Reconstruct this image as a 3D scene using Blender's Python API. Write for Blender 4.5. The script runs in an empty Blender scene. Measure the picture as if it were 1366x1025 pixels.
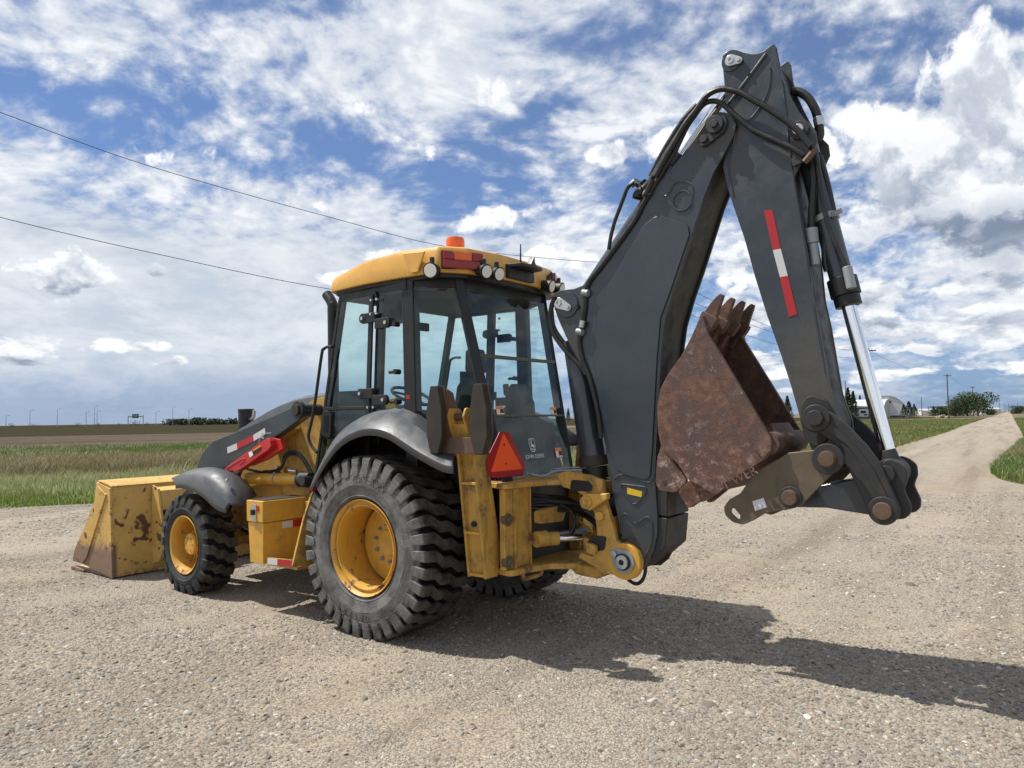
import bpy, bmesh, math, random
import numpy as np
from mathutils import Vector, Matrix
random.seed(4); rng = np.random.default_rng(7)
sc = bpy.context.scene
COL = sc.collection
# ------------------------------------------------------------------ camera
FOC = 986.0; CX, CY = 683.0, 512.5; CAMH = 1.75
ROLL = math.atan(20/1366.); PITCH = math.atan((558-512.5)/FOC)
F = np.array([0, math.cos(PITCH), math.sin(PITCH)])
U0 = np.array([0, -math.sin(PITCH), math.cos(PITCH)]); R0 = np.array([1., 0, 0])
RR = R0*math.cos(ROLL)-U0*math.sin(ROLL); UU = U0*math.cos(ROLL)+R0*math.sin(ROLL)
CAM = np.array([0, 0, CAMH])
cd = bpy.data.cameras.new('camera'); cam = bpy.data.objects.new('camera', cd); COL.objects.link(cam)
cd.sensor_width = 36; cd.sensor_fit = 'HORIZONTAL'; cd.lens = FOC*36/1366.
cd.clip_start = .05; cd.clip_end = 30000
cam.matrix_world = Matrix(((RR[0], UU[0], -F[0], 0), (RR[1], UU[1], -F[1], 0), (RR[2], UU[2], -F[2], CAMH), (0, 0, 0, 1)))
sc.camera = cam
# ------------------------------------------------------------------ light
SUN_EL = math.radians(59); SUN_AZ = math.radians(-76)     # clockwise from +Y
sv = Vector((math.sin(SUN_AZ)*math.cos(SUN_EL), math.cos(SUN_AZ)*math.cos(SUN_EL), math.sin(SUN_EL)))
sl = bpy.data.lights.new('sun', 'SUN'); sl.energy = 5.0; sl.angle = math.radians(.53); sl.color = (1, .955, .88)
so = bpy.data.objects.new('sun', sl); COL.objects.link(so); so.rotation_euler = sv.to_track_quat('Z', 'Y').to_euler()
so.location = (-20, 10, 30)
sc.view_settings.view_transform = 'Standard'; sc.view_settings.look = 'None'
sc.view_settings.gamma = 1; sc.view_settings.exposure = 0.20; sc.view_settings.use_curve_mapping = False

def ray(px, py): return F+RR*(px-CX)/FOC-UU*(py-CY)/FOC
def azel(px, py):
    d = ray(px, py); d = d/np.linalg.norm(d); return math.atan2(d[0], d[1]), math.asin(d[2])
def G(px, py, z=0.):
    d = ray(px, py); t = (z-CAMH)/d[2]; p = CAM+d*t; return (p[0], p[1])
def far(px, Y):                                            # ground spot at a bearing and a distance
    d = ray(px, 555); return (d[0]/d[1]*Y, Y)
TH = math.radians(52.6)
fw = np.array([-math.sin(TH), math.cos(TH), 0]); lf = np.array([-math.cos(TH), -math.sin(TH), 0])
ORG = np.array([-.52, 6.85, 0])
def hit(ax, val, px, py):                                  # point of a plane of the machine (x forward, y left, z up)
    d = ray(px, py); n = [fw, lf, np.array([0, 0, 1.])][ax]
    t = (val-(CAM-ORG)@n)/(d@n); v = CAM+d*t-ORG; return (float(v@fw), float(v@lf), float(v[2]))
def sy(y, pts): return [(h[0], h[2]) for h in (hit(1, y, *p) for p in pts)]
def sx(x, pts): return [(h[1], h[2]) for h in (hit(0, x, *p) for p in pts)]
def S3(y, pts): return [hit(1, y, *p) for p in pts]

# ------------------------------------------------------------------ node helpers
class NT:
    def __init__(s, nt): s.n = nt.nodes; s.l = nt.links
    def new(s, t, **k):
        n = s.n.new(t)
        for a, b in k.items(): setattr(n, a, b)
        return n
    def put(s, sock, v):
        if isinstance(v, bpy.types.NodeSocket): s.l.new(v, sock)
        elif v is not None:
            if isinstance(v, (tuple, list)) and len(v) == 3 and sock.type == 'RGBA': v = (*v, 1)
            sock.default_value = v
    def m(s, op, a, b=None, c=None, clamp=False):
        n = s.new('ShaderNodeMath', operation=op, use_clamp=clamp); s.put(n.inputs[0], a)
        if b is not None: s.put(n.inputs[1], b)
        if c is not None: s.put(n.inputs[2], c)
        return n.outputs[0]
    def vm(s, op, a, b=None, out=0):
        n = s.new('ShaderNodeVectorMath', operation=op); s.put(n.inputs[0], a)
        if b is not None:
            if op == 'SCALE': s.put(n.inputs[3], b)
            else: s.put(n.inputs[1], b)
        return n.outputs[out]
    def noise(s, vec, scale, detail=4, rough=.55, dist=0, out=0):
        n = s.new('ShaderNodeTexNoise'); s.put(n.inputs['Vector'], vec); n.inputs['Scale'].default_value = scale
        n.inputs['Detail'].default_value = detail; n.inputs['Roughness'].default_value = rough
        n.inputs['Distortion'].default_value = dist; return n.outputs[out]
    def voro(s, vec, scale, feat='F1', out='Distance', rnd=1):
        n = s.new('ShaderNodeTexVoronoi', feature=feat); s.put(n.inputs['Vector'], vec); n.inputs['Scale'].default_value = scale
        n.inputs['Randomness'].default_value = rnd; return n.outputs[out]
    def ss(s, v, a, b, lo=0., hi=1.):
        n = s.new('ShaderNodeMapRange', interpolation_type='SMOOTHSTEP'); s.put(n.inputs[0], v)
        for i, q in enumerate((a, b, lo, hi)): s.put(n.inputs[i+1], q)
        return n.outputs[0]
    def lin(s, v, a, b, lo=0., hi=1.):
        n = s.new('ShaderNodeMapRange'); s.put(n.inputs[0], v)
        for i, q in enumerate((a, b, lo, hi)): s.put(n.inputs[i+1], q)
        return n.outputs[0]
    def mix(s, f, a, b, mode='MIX'):
        n = s.new('ShaderNodeMix', data_type='RGBA', blend_type=mode); s.put(n.inputs[0], f); s.put(n.inputs[6], a); s.put(n.inputs[7], b)
        return n.outputs[2]
    def ramp(s, v, stops, interp='LINEAR'):
        n = s.new('ShaderNodeValToRGB'); s.put(n.inputs[0], v); r = n.color_ramp; r.interpolation = interp
        while len(r.elements) < len(stops): r.elements.new(.5)
        for e, (p, c) in zip(r.elements, stops): e.position = p; e.color = (*c, 1) if len(c) == 3 else c
        return n.outputs[0]
    def bump(s, h, dist, strength=1., nrm=None):
        n = s.new('ShaderNodeBump'); s.put(n.inputs['Height'], h); n.inputs['Distance'].default_value = dist
        n.inputs['Strength'].default_value = strength
        if nrm is not None: s.put(n.inputs['Normal'], nrm)
        return n.outputs[0]
    def sep(s, v):
        n = s.new('ShaderNodeSeparateXYZ'); s.put(n.inputs[0], v); return n.outputs
    def comb(s, x, y, z):
        n = s.new('ShaderNodeCombineXYZ'); s.put(n.inputs[0], x); s.put(n.inputs[1], y); s.put(n.inputs[2], z); return n.outputs[0]
def newmat(name):
    m = bpy.data.materials.new(name); m.use_nodes = True; t = NT(m.node_tree)
    b = [n for n in t.n if n.type == 'BSDF_PRINCIPLED'][0]; return m, t, b

# ------------------------------------------------------------------ sky
W = bpy.data.worlds.new('World'); sc.world = W; W.use_nodes = True
def build_sky():
    t = NT(W.node_tree); bg = [n for n in t.n if n.type == 'BACKGROUND'][0]; bg.inputs[1].default_value = .1
    def noise2(vec, scale, detail=4, rough=.55, out=0):
        n = t.new('ShaderNodeTexNoise', noise_dimensions='2D'); t.put(n.inputs['Vector'], vec); n.inputs['Scale'].default_value = scale
        n.inputs['Detail'].default_value = detail; n.inputs['Roughness'].default_value = rough; return n.outputs[out]
    def voro2(vec, scale):
        n = t.new('ShaderNodeTexVoronoi', voronoi_dimensions='2D', feature='SMOOTH_F1'); t.put(n.inputs['Vector'], vec); n.inputs['Scale'].default_value = scale; n.inputs['Smoothness'].default_value = .6; return n.outputs['Distance']
    sk = t.new('ShaderNodeTexSky', sky_type='NISHITA'); sk.sun_disc = False; sk.sun_elevation = SUN_EL; sk.sun_rotation = SUN_AZ
    sk.air_density = 1.0; sk.dust_density = .6; sk.ozone_density = 2.0; sk.altitude = 900
    tc = t.new('ShaderNodeTexCoord'); d = tc.outputs['Generated']; x, y, z = t.sep(d)
    az = t.m('ARCTAN2', x, y); el = t.m('ARCSINE', z)
    inv = t.m('DIVIDE', 1., t.m('ADD', t.m('MAXIMUM', z, .0), .30))
    P = t.comb(t.m('MULTIPLY', x, inv), t.m('MULTIPLY', y, inv), 0.)
    wv = noise2(P, 1.1, 3, .5, 1); Pw = t.vm('ADD', P, t.vm('SCALE', t.vm('SUBTRACT', wv, (.5, .5, .5)), .28))
    big = noise2(Pw, 1.1, 2, .5); med = noise2(Pw, 4.2, 9, .62); fin = noise2(Pw, 22., 4, .6)
    cel = voro2(t.vm('ADD', Pw, t.vm('SCALE', noise2(Pw, 14., 2, .5, 1), .10)), 15.)
    AE = t.comb(az, t.m('MULTIPLY', el, 1.6), 0.)
    w1 = noise2(AE, 5.5, 5, .6, 1); wx, wy, wz = t.sep(w1)
    azw = t.m('ADD', az, t.m('MULTIPLY', t.m('SUBTRACT', wx, .5), .11)); elw = t.m('ADD', el, t.m('MULTIPLY', t.m('SUBTRACT', wy, .5), .055))
    def blobs(lst, ax=azw, ex=elw):
        tot = None
        for (px, py, rx, ry, w) in lst:
            a, e = azel(px, py)
            u = t.m('MULTIPLY', t.m('SUBTRACT', ax, a), FOC/rx); v = t.m('MULTIPLY', t.m('SUBTRACT', ex, e), FOC/ry)
            q = t.m('MULTIPLY_ADD', u, u, t.m('MULTIPLY', v, v)); g = t.m('MULTIPLY', t.m('POWER', 2.718, t.m('MULTIPLY', q, -1.)), w)
            tot = g if tot is None else t.m('MAXIMUM', tot, g)
        return tot
    gaps = blobs([(330, 145, 110, 26, .15), (490, 200, 120, 45, .26), (400, 235, 110, 22, .20), (640, 222, 110, 34, .26), (720, 165, 60, 42, .18), (230, 262, 90, 18, .12), (1180, 48, 110, 26, .20), (1110, 100, 40, 40, .16),
                  (560, 262, 170, 22, .16), (30, 120, 70, 20, .16), (45, 182, 60, 16, .13), (1230, 345, 50, 14, .2), (850, 240, 60, 40, .16), (640, 60, 60, 14, .08), (1300, 40, 60, 20, .16)])
    banks = blobs([(150, 60, 200, 70, .12), (880, 80, 220, 90, .20), (560, 60, 240, 50, .12), (120, 245, 170, 60, .13), (180, 400, 460, 110, .40), (1000, 30, 160, 40, .10), (560, 330, 360, 40, .12), (690, 110, 60, 50, .12)])
    nb = t.m('ADD', t.m('MULTIPLY', t.m('SUBTRACT', big, .5), .9), t.m('MULTIPLY', t.m('SUBTRACT', med, .5), 1.15))
    nb = t.m('ADD', nb, t.m('ADD', t.m('MULTIPLY', t.m('SUBTRACT', fin, .5), .38), t.m('MULTIPLY', t.m('SUBTRACT', .36, cel), .22)))
    dens = t.m('ADD', t.m('ADD', nb, .56), t.m('SUBTRACT', banks, gaps))
    hi = t.m('MULTIPLY', t.ss(dens, .24, .70), .95)
    shn = t.m('ADD', med, t.m('ADD', t.m('MULTIPLY', t.m('SUBTRACT', fin, .5), .5), t.m('MULTIPLY', t.m('SUBTRACT', .36, cel), .25)))
    hic = t.ramp(shn, [(.28, (.42, .48, .60)), (.44, (.60, .65, .73)), (.58, (.71, .74, .79)), (.72, (.87, .88, .90))])
    def cumd(off):
        A = t.comb(az, t.m('ADD', t.m('MULTIPLY', t.m('LOGARITHM', t.m('ADD', t.m('MAXIMUM', el, -.02), .07), 2.718), .36), off), 0.)
        A2 = t.vm('ADD', A, t.vm('SCALE', t.vm('SUBTRACT', noise2(A, 16., 3, .5, 1), (.5, .5, .5)), .035))
        n1 = noise2(A2, 11., 10, .64); v1 = voro2(A2, 15.); v2 = voro2(A2, 36.)
        return t.m('ADD', t.m('MULTIPLY', t.m('SUBTRACT', n1, .5), 1.7), t.m('ADD', t.m('MULTIPLY', t.m('SUBTRACT', .38, v1), .55), t.m('MULTIPLY', t.m('SUBTRACT', .38, v2), .28)))
    c0 = cumd(0.); c1 = cumd(.028)
    cb = [(1300, 185, 170, 100, .95), (1210, 255, 120, 70, .9), (1350, 300, 120, 90, .9), (1150, 150, 60, 40, .75), (800, 203, 60, 22, .8), (885, 190, 55, 26, .65), (568, 202, 24, 26, .8),
          (78, 372, 62, 27, .85), (190, 358, 34, 14, .72), (25, 470, 58, 28, .85), (218, 485, 28, 13, .68), (150, 457, 50, 14, .55), (342, 212, 32, 9, .65), (385, 265, 55, 14, .65),
          (240, 205, 60, 20, .55), (560, 165, 110, 18, .45), (662, 115, 36, 34, .6), (450, 170, 40, 14, .55), (660, 290, 80, 22, .6), (545, 337, 70, 18, .75), (450, 367, 50, 16, .75),
          (745, 345, 90, 22, .8), (1010, 345, 100, 50, .8), (1130, 400, 150, 26, .75), (1280, 385, 120, 24, .8), (1000, 430, 70, 34, .75), (1330, 440, 120, 26, .8), (1200, 455, 120, 22, .8),
          (1180, 430, 260, 100, .46), (1010, 490, 100, 18, .7), (1260, 495, 160, 14, .7), (1150, 515, 150, 9, .6), (800, 470, 90, 26, .55)]
    ring = t.m('MULTIPLY', t.ss(t.m('ABSOLUTE', az), .72, .95), t.m('MULTIPLY', t.ss(el, .45, .2), t.m('ADD', .25, t.m('MULTIPLY', noise2(AE, 2.2, 2), .9))))
    cm = t.m('MAXIMUM', blobs(cb), ring)
    thr = t.m('SUBTRACT', t.m('MULTIPLY_ADD', c0, .86, cm), .40)
    cmask = t.ss(thr, .0, .24)
    lit = t.lin(t.m('SUBTRACT', c0, c1), -.20, .20, -.5, .5)
    deep = t.ss(thr, .05, .75)
    base = blobs([(1235, 318, 180, 50, .50), (1350, 338, 130, 40, .44), (1290, 215, 110, 34, .12), (82, 394, 62, 9, .5), (30, 490, 60, 8, .45), (195, 367, 34, 5, .4), (1250, 408, 190, 10, .42), (1260, 472, 190, 9, .38),
                  (1020, 402, 110, 12, .40), (1250, 520, 200, 8, .34), (800, 228, 70, 7, .3), (1150, 442, 120, 8, .36), (218, 492, 26, 4, .3), (745, 362, 80, 6, .3)])
    shade = t.m('SUBTRACT', t.m('MULTIPLY_ADD', lit, .50, .80), t.m('MULTIPLY', deep, .24)); shade = t.m('SUBTRACT', shade, base)
    cuc = t.ramp(shade, [(.0, (.20, .25, .34)), (.25, (.35, .40, .50)), (.5, (.58, .62, .69)), (.75, (.82, .84, .87)), (1., (.97, .97, .97))])
    blue = t.mix(.18, t.mix(1., sk.outputs[0], SKYTINT, 'MULTIPLY'), (4.2, 5.2, 6.8))
    k10 = lambda c: t.mix(1., c, (10, 10, 10), 'MULTIPLY')
    low = t.mix(t.m('MULTIPLY', t.ss(el, .16, -.01), .7), blue, (2.0, 2.9, 4.9))
    col = t.mix(t.m('MULTIPLY', hi, t.ss(el, -.01, .16, .25, .96)), low, k10(hic))
    veil = t.m('MULTIPLY', t.ss(el, .090, .025), t.ss(az, .15, -.25)); veil = t.m('MULTIPLY', veil, t.ss(noise2(t.comb(t.m('MULTIPLY', az, 3.), t.m('MULTIPLY', el, 9.), 0.), 1.4, 3), .3, .6, .55, .95))
    pale = t.m('MULTIPLY', t.m('MULTIPLY', t.ss(el, .27, .20), t.ss(el, .02, .07)), t.ss(az, .05, -.25)); col = t.mix(t.m('MULTIPLY', pale, .78), col, t.mix(t.ss(med, .35, .65), (5.4, 6.0, 6.7), (6.7, 7.1, 7.6)))
    col = t.mix(veil, col, (3.2, 4.0, 5.4))
    col = t.mix(t.m('MULTIPLY', cmask, t.ss(el, .005, .05, .0, .98)), col, k10(cuc))
    col = t.mix(t.ss(el, .0, -.06), col, (1.6, 1.6, 1.5))
    t.l.new(col, bg.inputs[0])
SKYTINT = (.46, .66, .93)
build_sky()
W.cycles.sampling_method = 'MANUAL'; W.cycles.sample_map_resolution = 1024

# ------------------------------------------------------------------ mesh helpers
def link(o, parent=None):
    COL.objects.link(o)
    if parent: o.parent = parent
    return o
def obj(name, bm, mat, parent=None, bevel=0., flat=False, seg=2, sharp=34):
    me = bpy.data.meshes.new(name)
    if isinstance(bm, bmesh.types.BMesh):
        bmesh.ops.recalc_face_normals(bm, faces=bm.faces); bm.to_mesh(me); bm.free()
    else: me = bm
    for m in (mat if isinstance(mat, (list, tuple)) else [mat]): me.materials.append(m)
    if not flat:
        me.polygons.foreach_set('use_smooth', [True]*len(me.polygons)); me.set_sharp_from_angle(angle=math.radians(sharp))
    o = link(bpy.data.objects.new(name, me), parent)
    if bevel:
        b = o.modifiers.new('bevel', 'BEVEL'); b.width = bevel; b.segments = seg; b.limit_method = 'ANGLE'; b.angle_limit = math.radians(38); b.harden_normals = not flat
    return o
def tag(o, label=None, cat=None, group=None, kind=None):
    for k, v in (('label', label), ('category', cat), ('group', group), ('kind', kind)):
        if v: o[k] = v
    return o
def empty(name, loc, rz=0.):
    o = bpy.data.objects.new(name, None); COL.objects.link(o); o.location = loc; o.rotation_euler = (0, 0, rz); o.empty_display_size = .2; return o
def B(): return bmesh.new()
def prism(bm, pts, a0, a1, axis='y', mi=0):
    f = {'y': lambda p, a: (p[0], a, p[1]), 'x': lambda p, a: (a, p[0], p[1]), 'z': lambda p, a: (p[0], p[1], a)}[axis]
    v0 = [bm.verts.new(f(p, a0)) for p in pts]; v1 = [bm.verts.new(f(p, a1)) for p in pts]; n = len(pts)
    fs = [bm.faces.new(v0), bm.faces.new(v1[::-1])]
    for i in range(n): fs.append(bm.faces.new((v0[i], v1[i], v1[(i+1) % n], v0[(i+1) % n])))
    for q in fs: q.material_index = mi
    return bm
def fil(pts, r, n=5):                                      # round the corners of an outline
    out = []; N = len(pts)
    for i in range(N):
        p = Vector(pts[i]); a = Vector(pts[i-1])-p; b = Vector(pts[(i+1) % N])-p
        la, lb = a.length, b.length
        if la < 1e-5 or lb < 1e-5: continue
        ang = a.angle(b)
        if ang > 2.95: out.append(tuple(p)); continue
        d = min(r/math.tan(ang/2), la*.45, lb*.45); s = p+a/la*d; e = p+b/lb*d
        for k in range(n+1):
            q = k/n; out.append(tuple(s*(1-q)**2+p*2*q*(1-q)+e*q*q))
    return out
def hull(circles, n=14):                                   # outline round a chain of circles (x, z, r) ordered round the shape
    pts = []
    for (x, z, r) in circles:
        for k in range(n): pts.append((x+r*math.cos(2*math.pi*k/n), z+r*math.sin(2*math.pi*k/n)))
    pts = sorted(set(pts)); 
    def half(ps):
        h = []
        for p in ps:
            while len(h) > 1 and (h[-1][0]-h[-2][0])*(p[1]-h[-2][1])-(h[-1][1]-h[-2][1])*(p[0]-h[-2][0]) <= 0: h.pop()
            h.append(p)
        return h
    a = half(pts); b = half(pts[::-1]); return a[:-1]+b[:-1]
def box(bm, x0, x1, y0, y1, z0, z1, mi=0):
    return prism(bm, [(x0, y0), (x1, y0), (x1, y1), (x0, y1)], z0, z1, 'z', mi)
def frame_of(d):
    d = Vector(d).normalized(); up = Vector((0, 0, 1)) if abs(d.z) < .9 else Vector((1, 0, 0))
    a = d.cross(up).normalized(); return d, a, a.cross(d).normalized()
def cyl(bm, p0, p1, r0, r1=None, seg=20, cap=True, mi=0):
    r1 = r0 if r1 is None else r1; p0 = Vector(p0); p1 = Vector(p1); d, a, b = frame_of(p1-p0)
    v0 = [bm.verts.new(p0+(a*math.cos(t)+b*math.sin(t))*r0) for t in [2*math.pi*k/seg for k in range(seg)]]
    v1 = [bm.verts.new(p1+(a*math.cos(t)+b*math.sin(t))*r1) for t in [2*math.pi*k/seg for k in range(seg)]]
    fs = [bm.faces.new((v0[k], v0[(k+1) % seg], v1[(k+1) % seg], v1[k])) for k in range(seg)]
    if cap: fs += [bm.faces.new(v0[::-1]), bm.faces.new(v1)]
    for q in fs: q.material_index = mi
    return bm
def smoothpath(pts, n=6):
    P = [Vector(p) for p in pts]
    if len(P) < 3: return P
    out = []
    for i in range(len(P)-1):
        a = P[max(i-1, 0)]; b = P[i]; c = P[i+1]; d = P[min(i+2, len(P)-1)]
        for k in range(n):
            t = k/n; out.append(.5*((2*b)+(c-a)*t+(2*a-5*b+4*c-d)*t*t+(3*b-a-3*c+d)*t**3))
    out.append(P[-1]); return out
def sweep(bm, pts, r, seg=10, n=6, ribs=False):
    P = smoothpath(pts, n); rings = []; a = None
    for i, p in enumerate(P):
        d = (P[min(i+1, len(P)-1)]-P[max(i-1, 0)]).normalized()
        if a is None: _, a, b = frame_of(d)
        else: a = (a-d*a.dot(d)).normalized(); b = d.cross(a)
        rr = r*(1.12 if ribs and i % 2 else 1.)
        rings.append([bm.verts.new(p+(a*math.cos(t)+b*math.sin(t))*rr) for t in [2*math.pi*k/seg for k in range(seg)]])
    for u, v in zip(rings, rings[1:]):
        for k in range(seg): bm.faces.new((u[k], u[(k+1) % seg], v[(k+1) % seg], v[k]))
    bm.faces.new(rings[0][::-1]); bm.faces.new(rings[-1]); return bm
def lathe(bm, prof, seg=64, c=(0, 0, 0), close=False):      # prof = (radius, y); axis along y
    rings = []
    for r, y in prof: rings.append([bm.verts.new((c[0]+r*math.cos(2*math.pi*k/seg), c[1]+y, c[2]+r*math.sin(2*math.pi*k/seg))) for k in range(seg)])
    pr = list(zip(rings, rings[1:]))
    if close: pr.append((rings[-1], rings[0]))
    for u, v in pr:
        for k in range(seg): bm.faces.new((u[k], u[(k+1) % seg], v[(k+1) % seg], v[k]))
    return bm
def beam(bm, p0, p1, w, h, ref=(0, 1, 0)):
    p0 = Vector(p0); p1 = Vector(p1); d = (p1-p0).normalized(); a = Vector(ref); a = (a-d*a.dot(d)).normalized(); b = d.cross(a)
    v = []
    for p in (p0, p1):
        for s, q in ((-1, -1), (1, -1), (1, 1), (-1, 1)): v.append(bm.verts.new(p+a*s*w/2+b*q*h/2))
    for f in ((0, 1, 2, 3), (7, 6, 5, 4), (0, 4, 5, 1), (1, 5, 6, 2), (2, 6, 7, 3), (3, 7, 4, 0)): bm.faces.new([v[i] for i in f])
    return bm
def sheet(bm, pts, th):                                    # a thin plate through 3d corner points
    P = [Vector(p) for p in pts]; n = (P[1]-P[0]).cross(P[2]-P[0]).normalized()*th/2
    a = [bm.verts.new(p-n) for p in P]; b = [bm.verts.new(p+n) for p in P]; bm.faces.new(a[::-1]); bm.faces.new(b)
    for i in range(len(P)): bm.faces.new((a[i], a[(i+1) % len(P)], b[(i+1) % len(P)], b[i]))
    return bm
def loft(bm, rows, closed=False):
    R = [[bm.verts.new(p) for p in r] for r in rows]
    for u, v in zip(R, R[1:]):
        n = len(u)
        for k in range(n if closed else n-1): bm.faces.new((u[k], u[(k+1) % n], v[(k+1) % n], v[k]))
    return R
def npmesh(name, verts, faces, mats, nper):
    me = bpy.data.meshes.new(name); me.vertices.add(len(verts)); me.vertices.foreach_set('co', np.asarray(verts, np.float32).ravel())
    nf = len(faces); me.loops.add(nf*nper); me.loops.foreach_set('vertex_index', np.asarray(faces, np.int32).ravel())
    me.polygons.add(nf); me.polygons.foreach_set('loop_start', np.arange(nf, dtype=np.int32)*nper)
    me.update(calc_edges=True); me.validate()
    for m in mats: me.materials.append(m)
    return me
def text_mesh(txt, size, depth, name):
    c = bpy.data.curves.new(name, 'FONT'); c.body = txt; c.size = size; c.extrude = depth; c.align_x = 'CENTER'; c.align_y = 'CENTER'; c.resolution_u = 3
    o = bpy.data.objects.new(name, c); COL.objects.link(o)
    dg = bpy.context.evaluated_depsgraph_get(); me = bpy.data.meshes.new_from_object(o.evaluated_get(dg)); COL.objects.unlink(o); bpy.data.objects.remove(o); return me

# ------------------------------------------------------------------ materials
def paint(name, base, rough=.45, rust=0., dirt=.3, rustcol=(.11, .045, .022), dirtcol=(.20, .16, .12), var=.10, bump=.0006, coat=0., scale=1., scratch=.2, spec=.5, spots=()):
    m, t, b = newmat(name); tc = t.new('ShaderNodeTexCoord'); O = tc.outputs['Object']
    n1 = t.noise(O, 2.2*scale, 4, .6); n2 = t.noise(O, 9*scale, 8, .68); n3 = t.noise(O, 60*scale, 4, .6)
    c = t.mix(t.ss(n1, .3, .7), tuple(v*(1-var) for v in base), tuple(min(1, v*(1+var)) for v in base))
    dm = t.m('MULTIPLY', t.ss(t.m('ADD', t.m('MULTIPLY', n2, .6), t.m('MULTIPLY', n1, .4)), .44, .68), dirt)
    for (sx_, sz_, sr_, sk_) in spots:
        X_, Y_, Z_ = t.sep(O); ex = t.m('SUBTRACT', X_, sx_); ez = t.m('MULTIPLY', t.m('SUBTRACT', Z_, sz_), .8); q_ = t.m('SQRT', t.m('ADD', t.m('MULTIPLY', ex, ex), t.m('MULTIPLY', ez, ez)))
        g_ = t.ss(t.m('ADD', q_, t.m('MULTIPLY', t.m('SUBTRACT', n2, .5), sr_*1.6)), sr_, sr_*.25); dm = t.m('MAXIMUM', dm, t.m('MULTIPLY', g_, sk_))
    c = t.mix(dm, c, dirtcol)
    st = t.noise(t.vm('MULTIPLY', O, (16., 16., 1.3)), 1.6, 5, .6); c = t.mix(t.m('MULTIPLY', t.ss(st, .52, .75), dirt*.55), c, tuple(v*.45 for v in dirtcol))
    if rust > 0:
        rm = t.ss(t.m('ADD', t.m('MULTIPLY', n2, .75), t.m('MULTIPLY', n1, .25)), .70-rust*.35, .74-rust*.35)
        c = t.mix(rm, c, t.mix(n3, rustcol, tuple(v*2.0 for v in rustcol)))
    if scratch:
        sc1 = t.noise(t.vm('MULTIPLY', O, (7., 7., 90.)), 1.3, 3, .7); sc2 = t.noise(t.vm('MULTIPLY', O, (80., 6., 9.)), 1.3, 3, .7)
        sm = t.m('MULTIPLY', t.m('ADD', t.ss(sc1, .70, .76), t.ss(sc2, .70, .76)), scratch, clamp=True)
        c = t.mix(sm, c, tuple(min(1, v*1.9+.03) for v in base))
    t.put(b.inputs['Base Color'], c)
    r = t.m('ADD', t.lin(n2, .3, .7, rough-.08, rough+.12), t.m('MULTIPLY', dm, .3), clamp=True)
    if rust > 0: r = t.m('MAXIMUM', r, t.m('MULTIPLY', rm, .85))
    t.put(b.inputs['Roughness'], r); b.inputs['Specular IOR Level'].default_value = spec
    if coat: b.inputs['Coat Weight'].default_value = coat; b.inputs['Coat Roughness'].default_value = .12
    t.put(b.inputs['Normal'], t.bump(t.m('ADD', n2, t.m('MULTIPLY', n3, .3)), bump*3))
    return m
def simple(name, col, rough=.5, metal=0., spec=.5, emit=None):
    m, t, b = newmat(name); b.inputs['Base Color'].default_value = (*col, 1); b.inputs['Roughness'].default_value = rough
    b.inputs['Metallic'].default_value = metal; b.inputs['Specular IOR Level'].default_value = spec
    return m
YEL = (.62, .335, .045)
M = {}
M['yellow'] = paint('yellow_paint', YEL, .42, .14, .42, dirtcol=(.22, .165, .09))
M['yellow_worn'] = paint('yellow_paint_worn', (.52, .30, .060), .55, .30, .85, dirtcol=(.10, .075, .045), scratch=.35)
M['yellow_clean'] = paint('yellow_paint_roof', (.66, .355, .065), .36, 0, .22, scratch=.08)
M['dark'] = paint('charcoal_paint', (.023, .033, .047), 0.32, 0, .24, dirtcol=(.072, .072, .068), coat=.35, scratch=.22, var=.16)
_p = lambda y, a, b_: (hit(1, y, a, b_)[0], hit(1, y, a, b_)[2])
M['dark_stick'] = paint('charcoal_paint_dusty', (.023, .033, .046), .36, 0, .30, dirtcol=(.078, .068, .054), coat=.2, scratch=.35, var=.16, spots=[(*_p(.165, 1092, 560), .62, .75), (*_p(.165, 1085, 500), .5, .5), (*_p(.165, 965, 175), .20, .8), (*_p(.165, 1075, 195), .22, .6)])
M['dark_boom'] = paint('charcoal_paint_greasy_pins', (.023, .033, .047), .32, .0, .24, dirtcol=(.040, .035, .029), coat=.35, scratch=.28, var=.16, spots=[(*_p(.2, 955, 175), .24, .85), (*_p(.2, 757, 415), .20, .6), (*_p(.2, 850, 745), .25, .7), (*_p(.2, 765, 470), .18, .8)])
M['rim'] = paint('wheel_paint', YEL, .42, .34, .45)
M['dark_dirty'] = paint('charcoal_paint_greasy', (.020, .022, .024), .55, .12, .70, rustcol=(.04, .028, .02), dirtcol=(.060, .050, .038))
M['under'] = paint('oily_underside', (.030, .027, .024), .5, .2, .8, rustcol=(.05, .035, .025), dirtcol=(.05, .040, .030))
M['grey'] = paint('grey_plastic', (.066, .071, .080), .40, 0, .45, dirtcol=(.135, .125, .115), scratch=.18)
M['black'] = paint('black_steel', (.006, .0065, .008), .45, 0, .22, dirtcol=(.035, .032, .03), scratch=.05)
M['rubberhose'] = paint('hose_rubber', (.009, .010, .011), .36, 0, .25, dirtcol=(.07, .06, .05), scratch=0)
M['bronze'] = paint('greasy_brown_steel', (.115, .088, .055), .5, .15, .6, rustcol=(.06, .04, .025), dirtcol=(.065, .052, .035))
M['steel'] = simple('zinc_steel', (.55, .56, .56), .32, .9)
M['steel_rusty'] = paint('rusty_pin', (.10, .055, .035), .6, .3, .5)
M['chrome'] = simple('chrome', (.80, .82, .85), .10, 1.)
M['red'] = paint('red_paint', (.52, .018, .022), .38, 0, .15, scratch=.1)
M['redtape'] = simple('red_reflective_tape', (.38, .012, .02), .4)
M['whitetape'] = simple('white_reflective_tape', (.55, .56, .57), .4)
M['orange'] = simple('fluorescent_orange', (1., .11, .015), .7)
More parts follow.
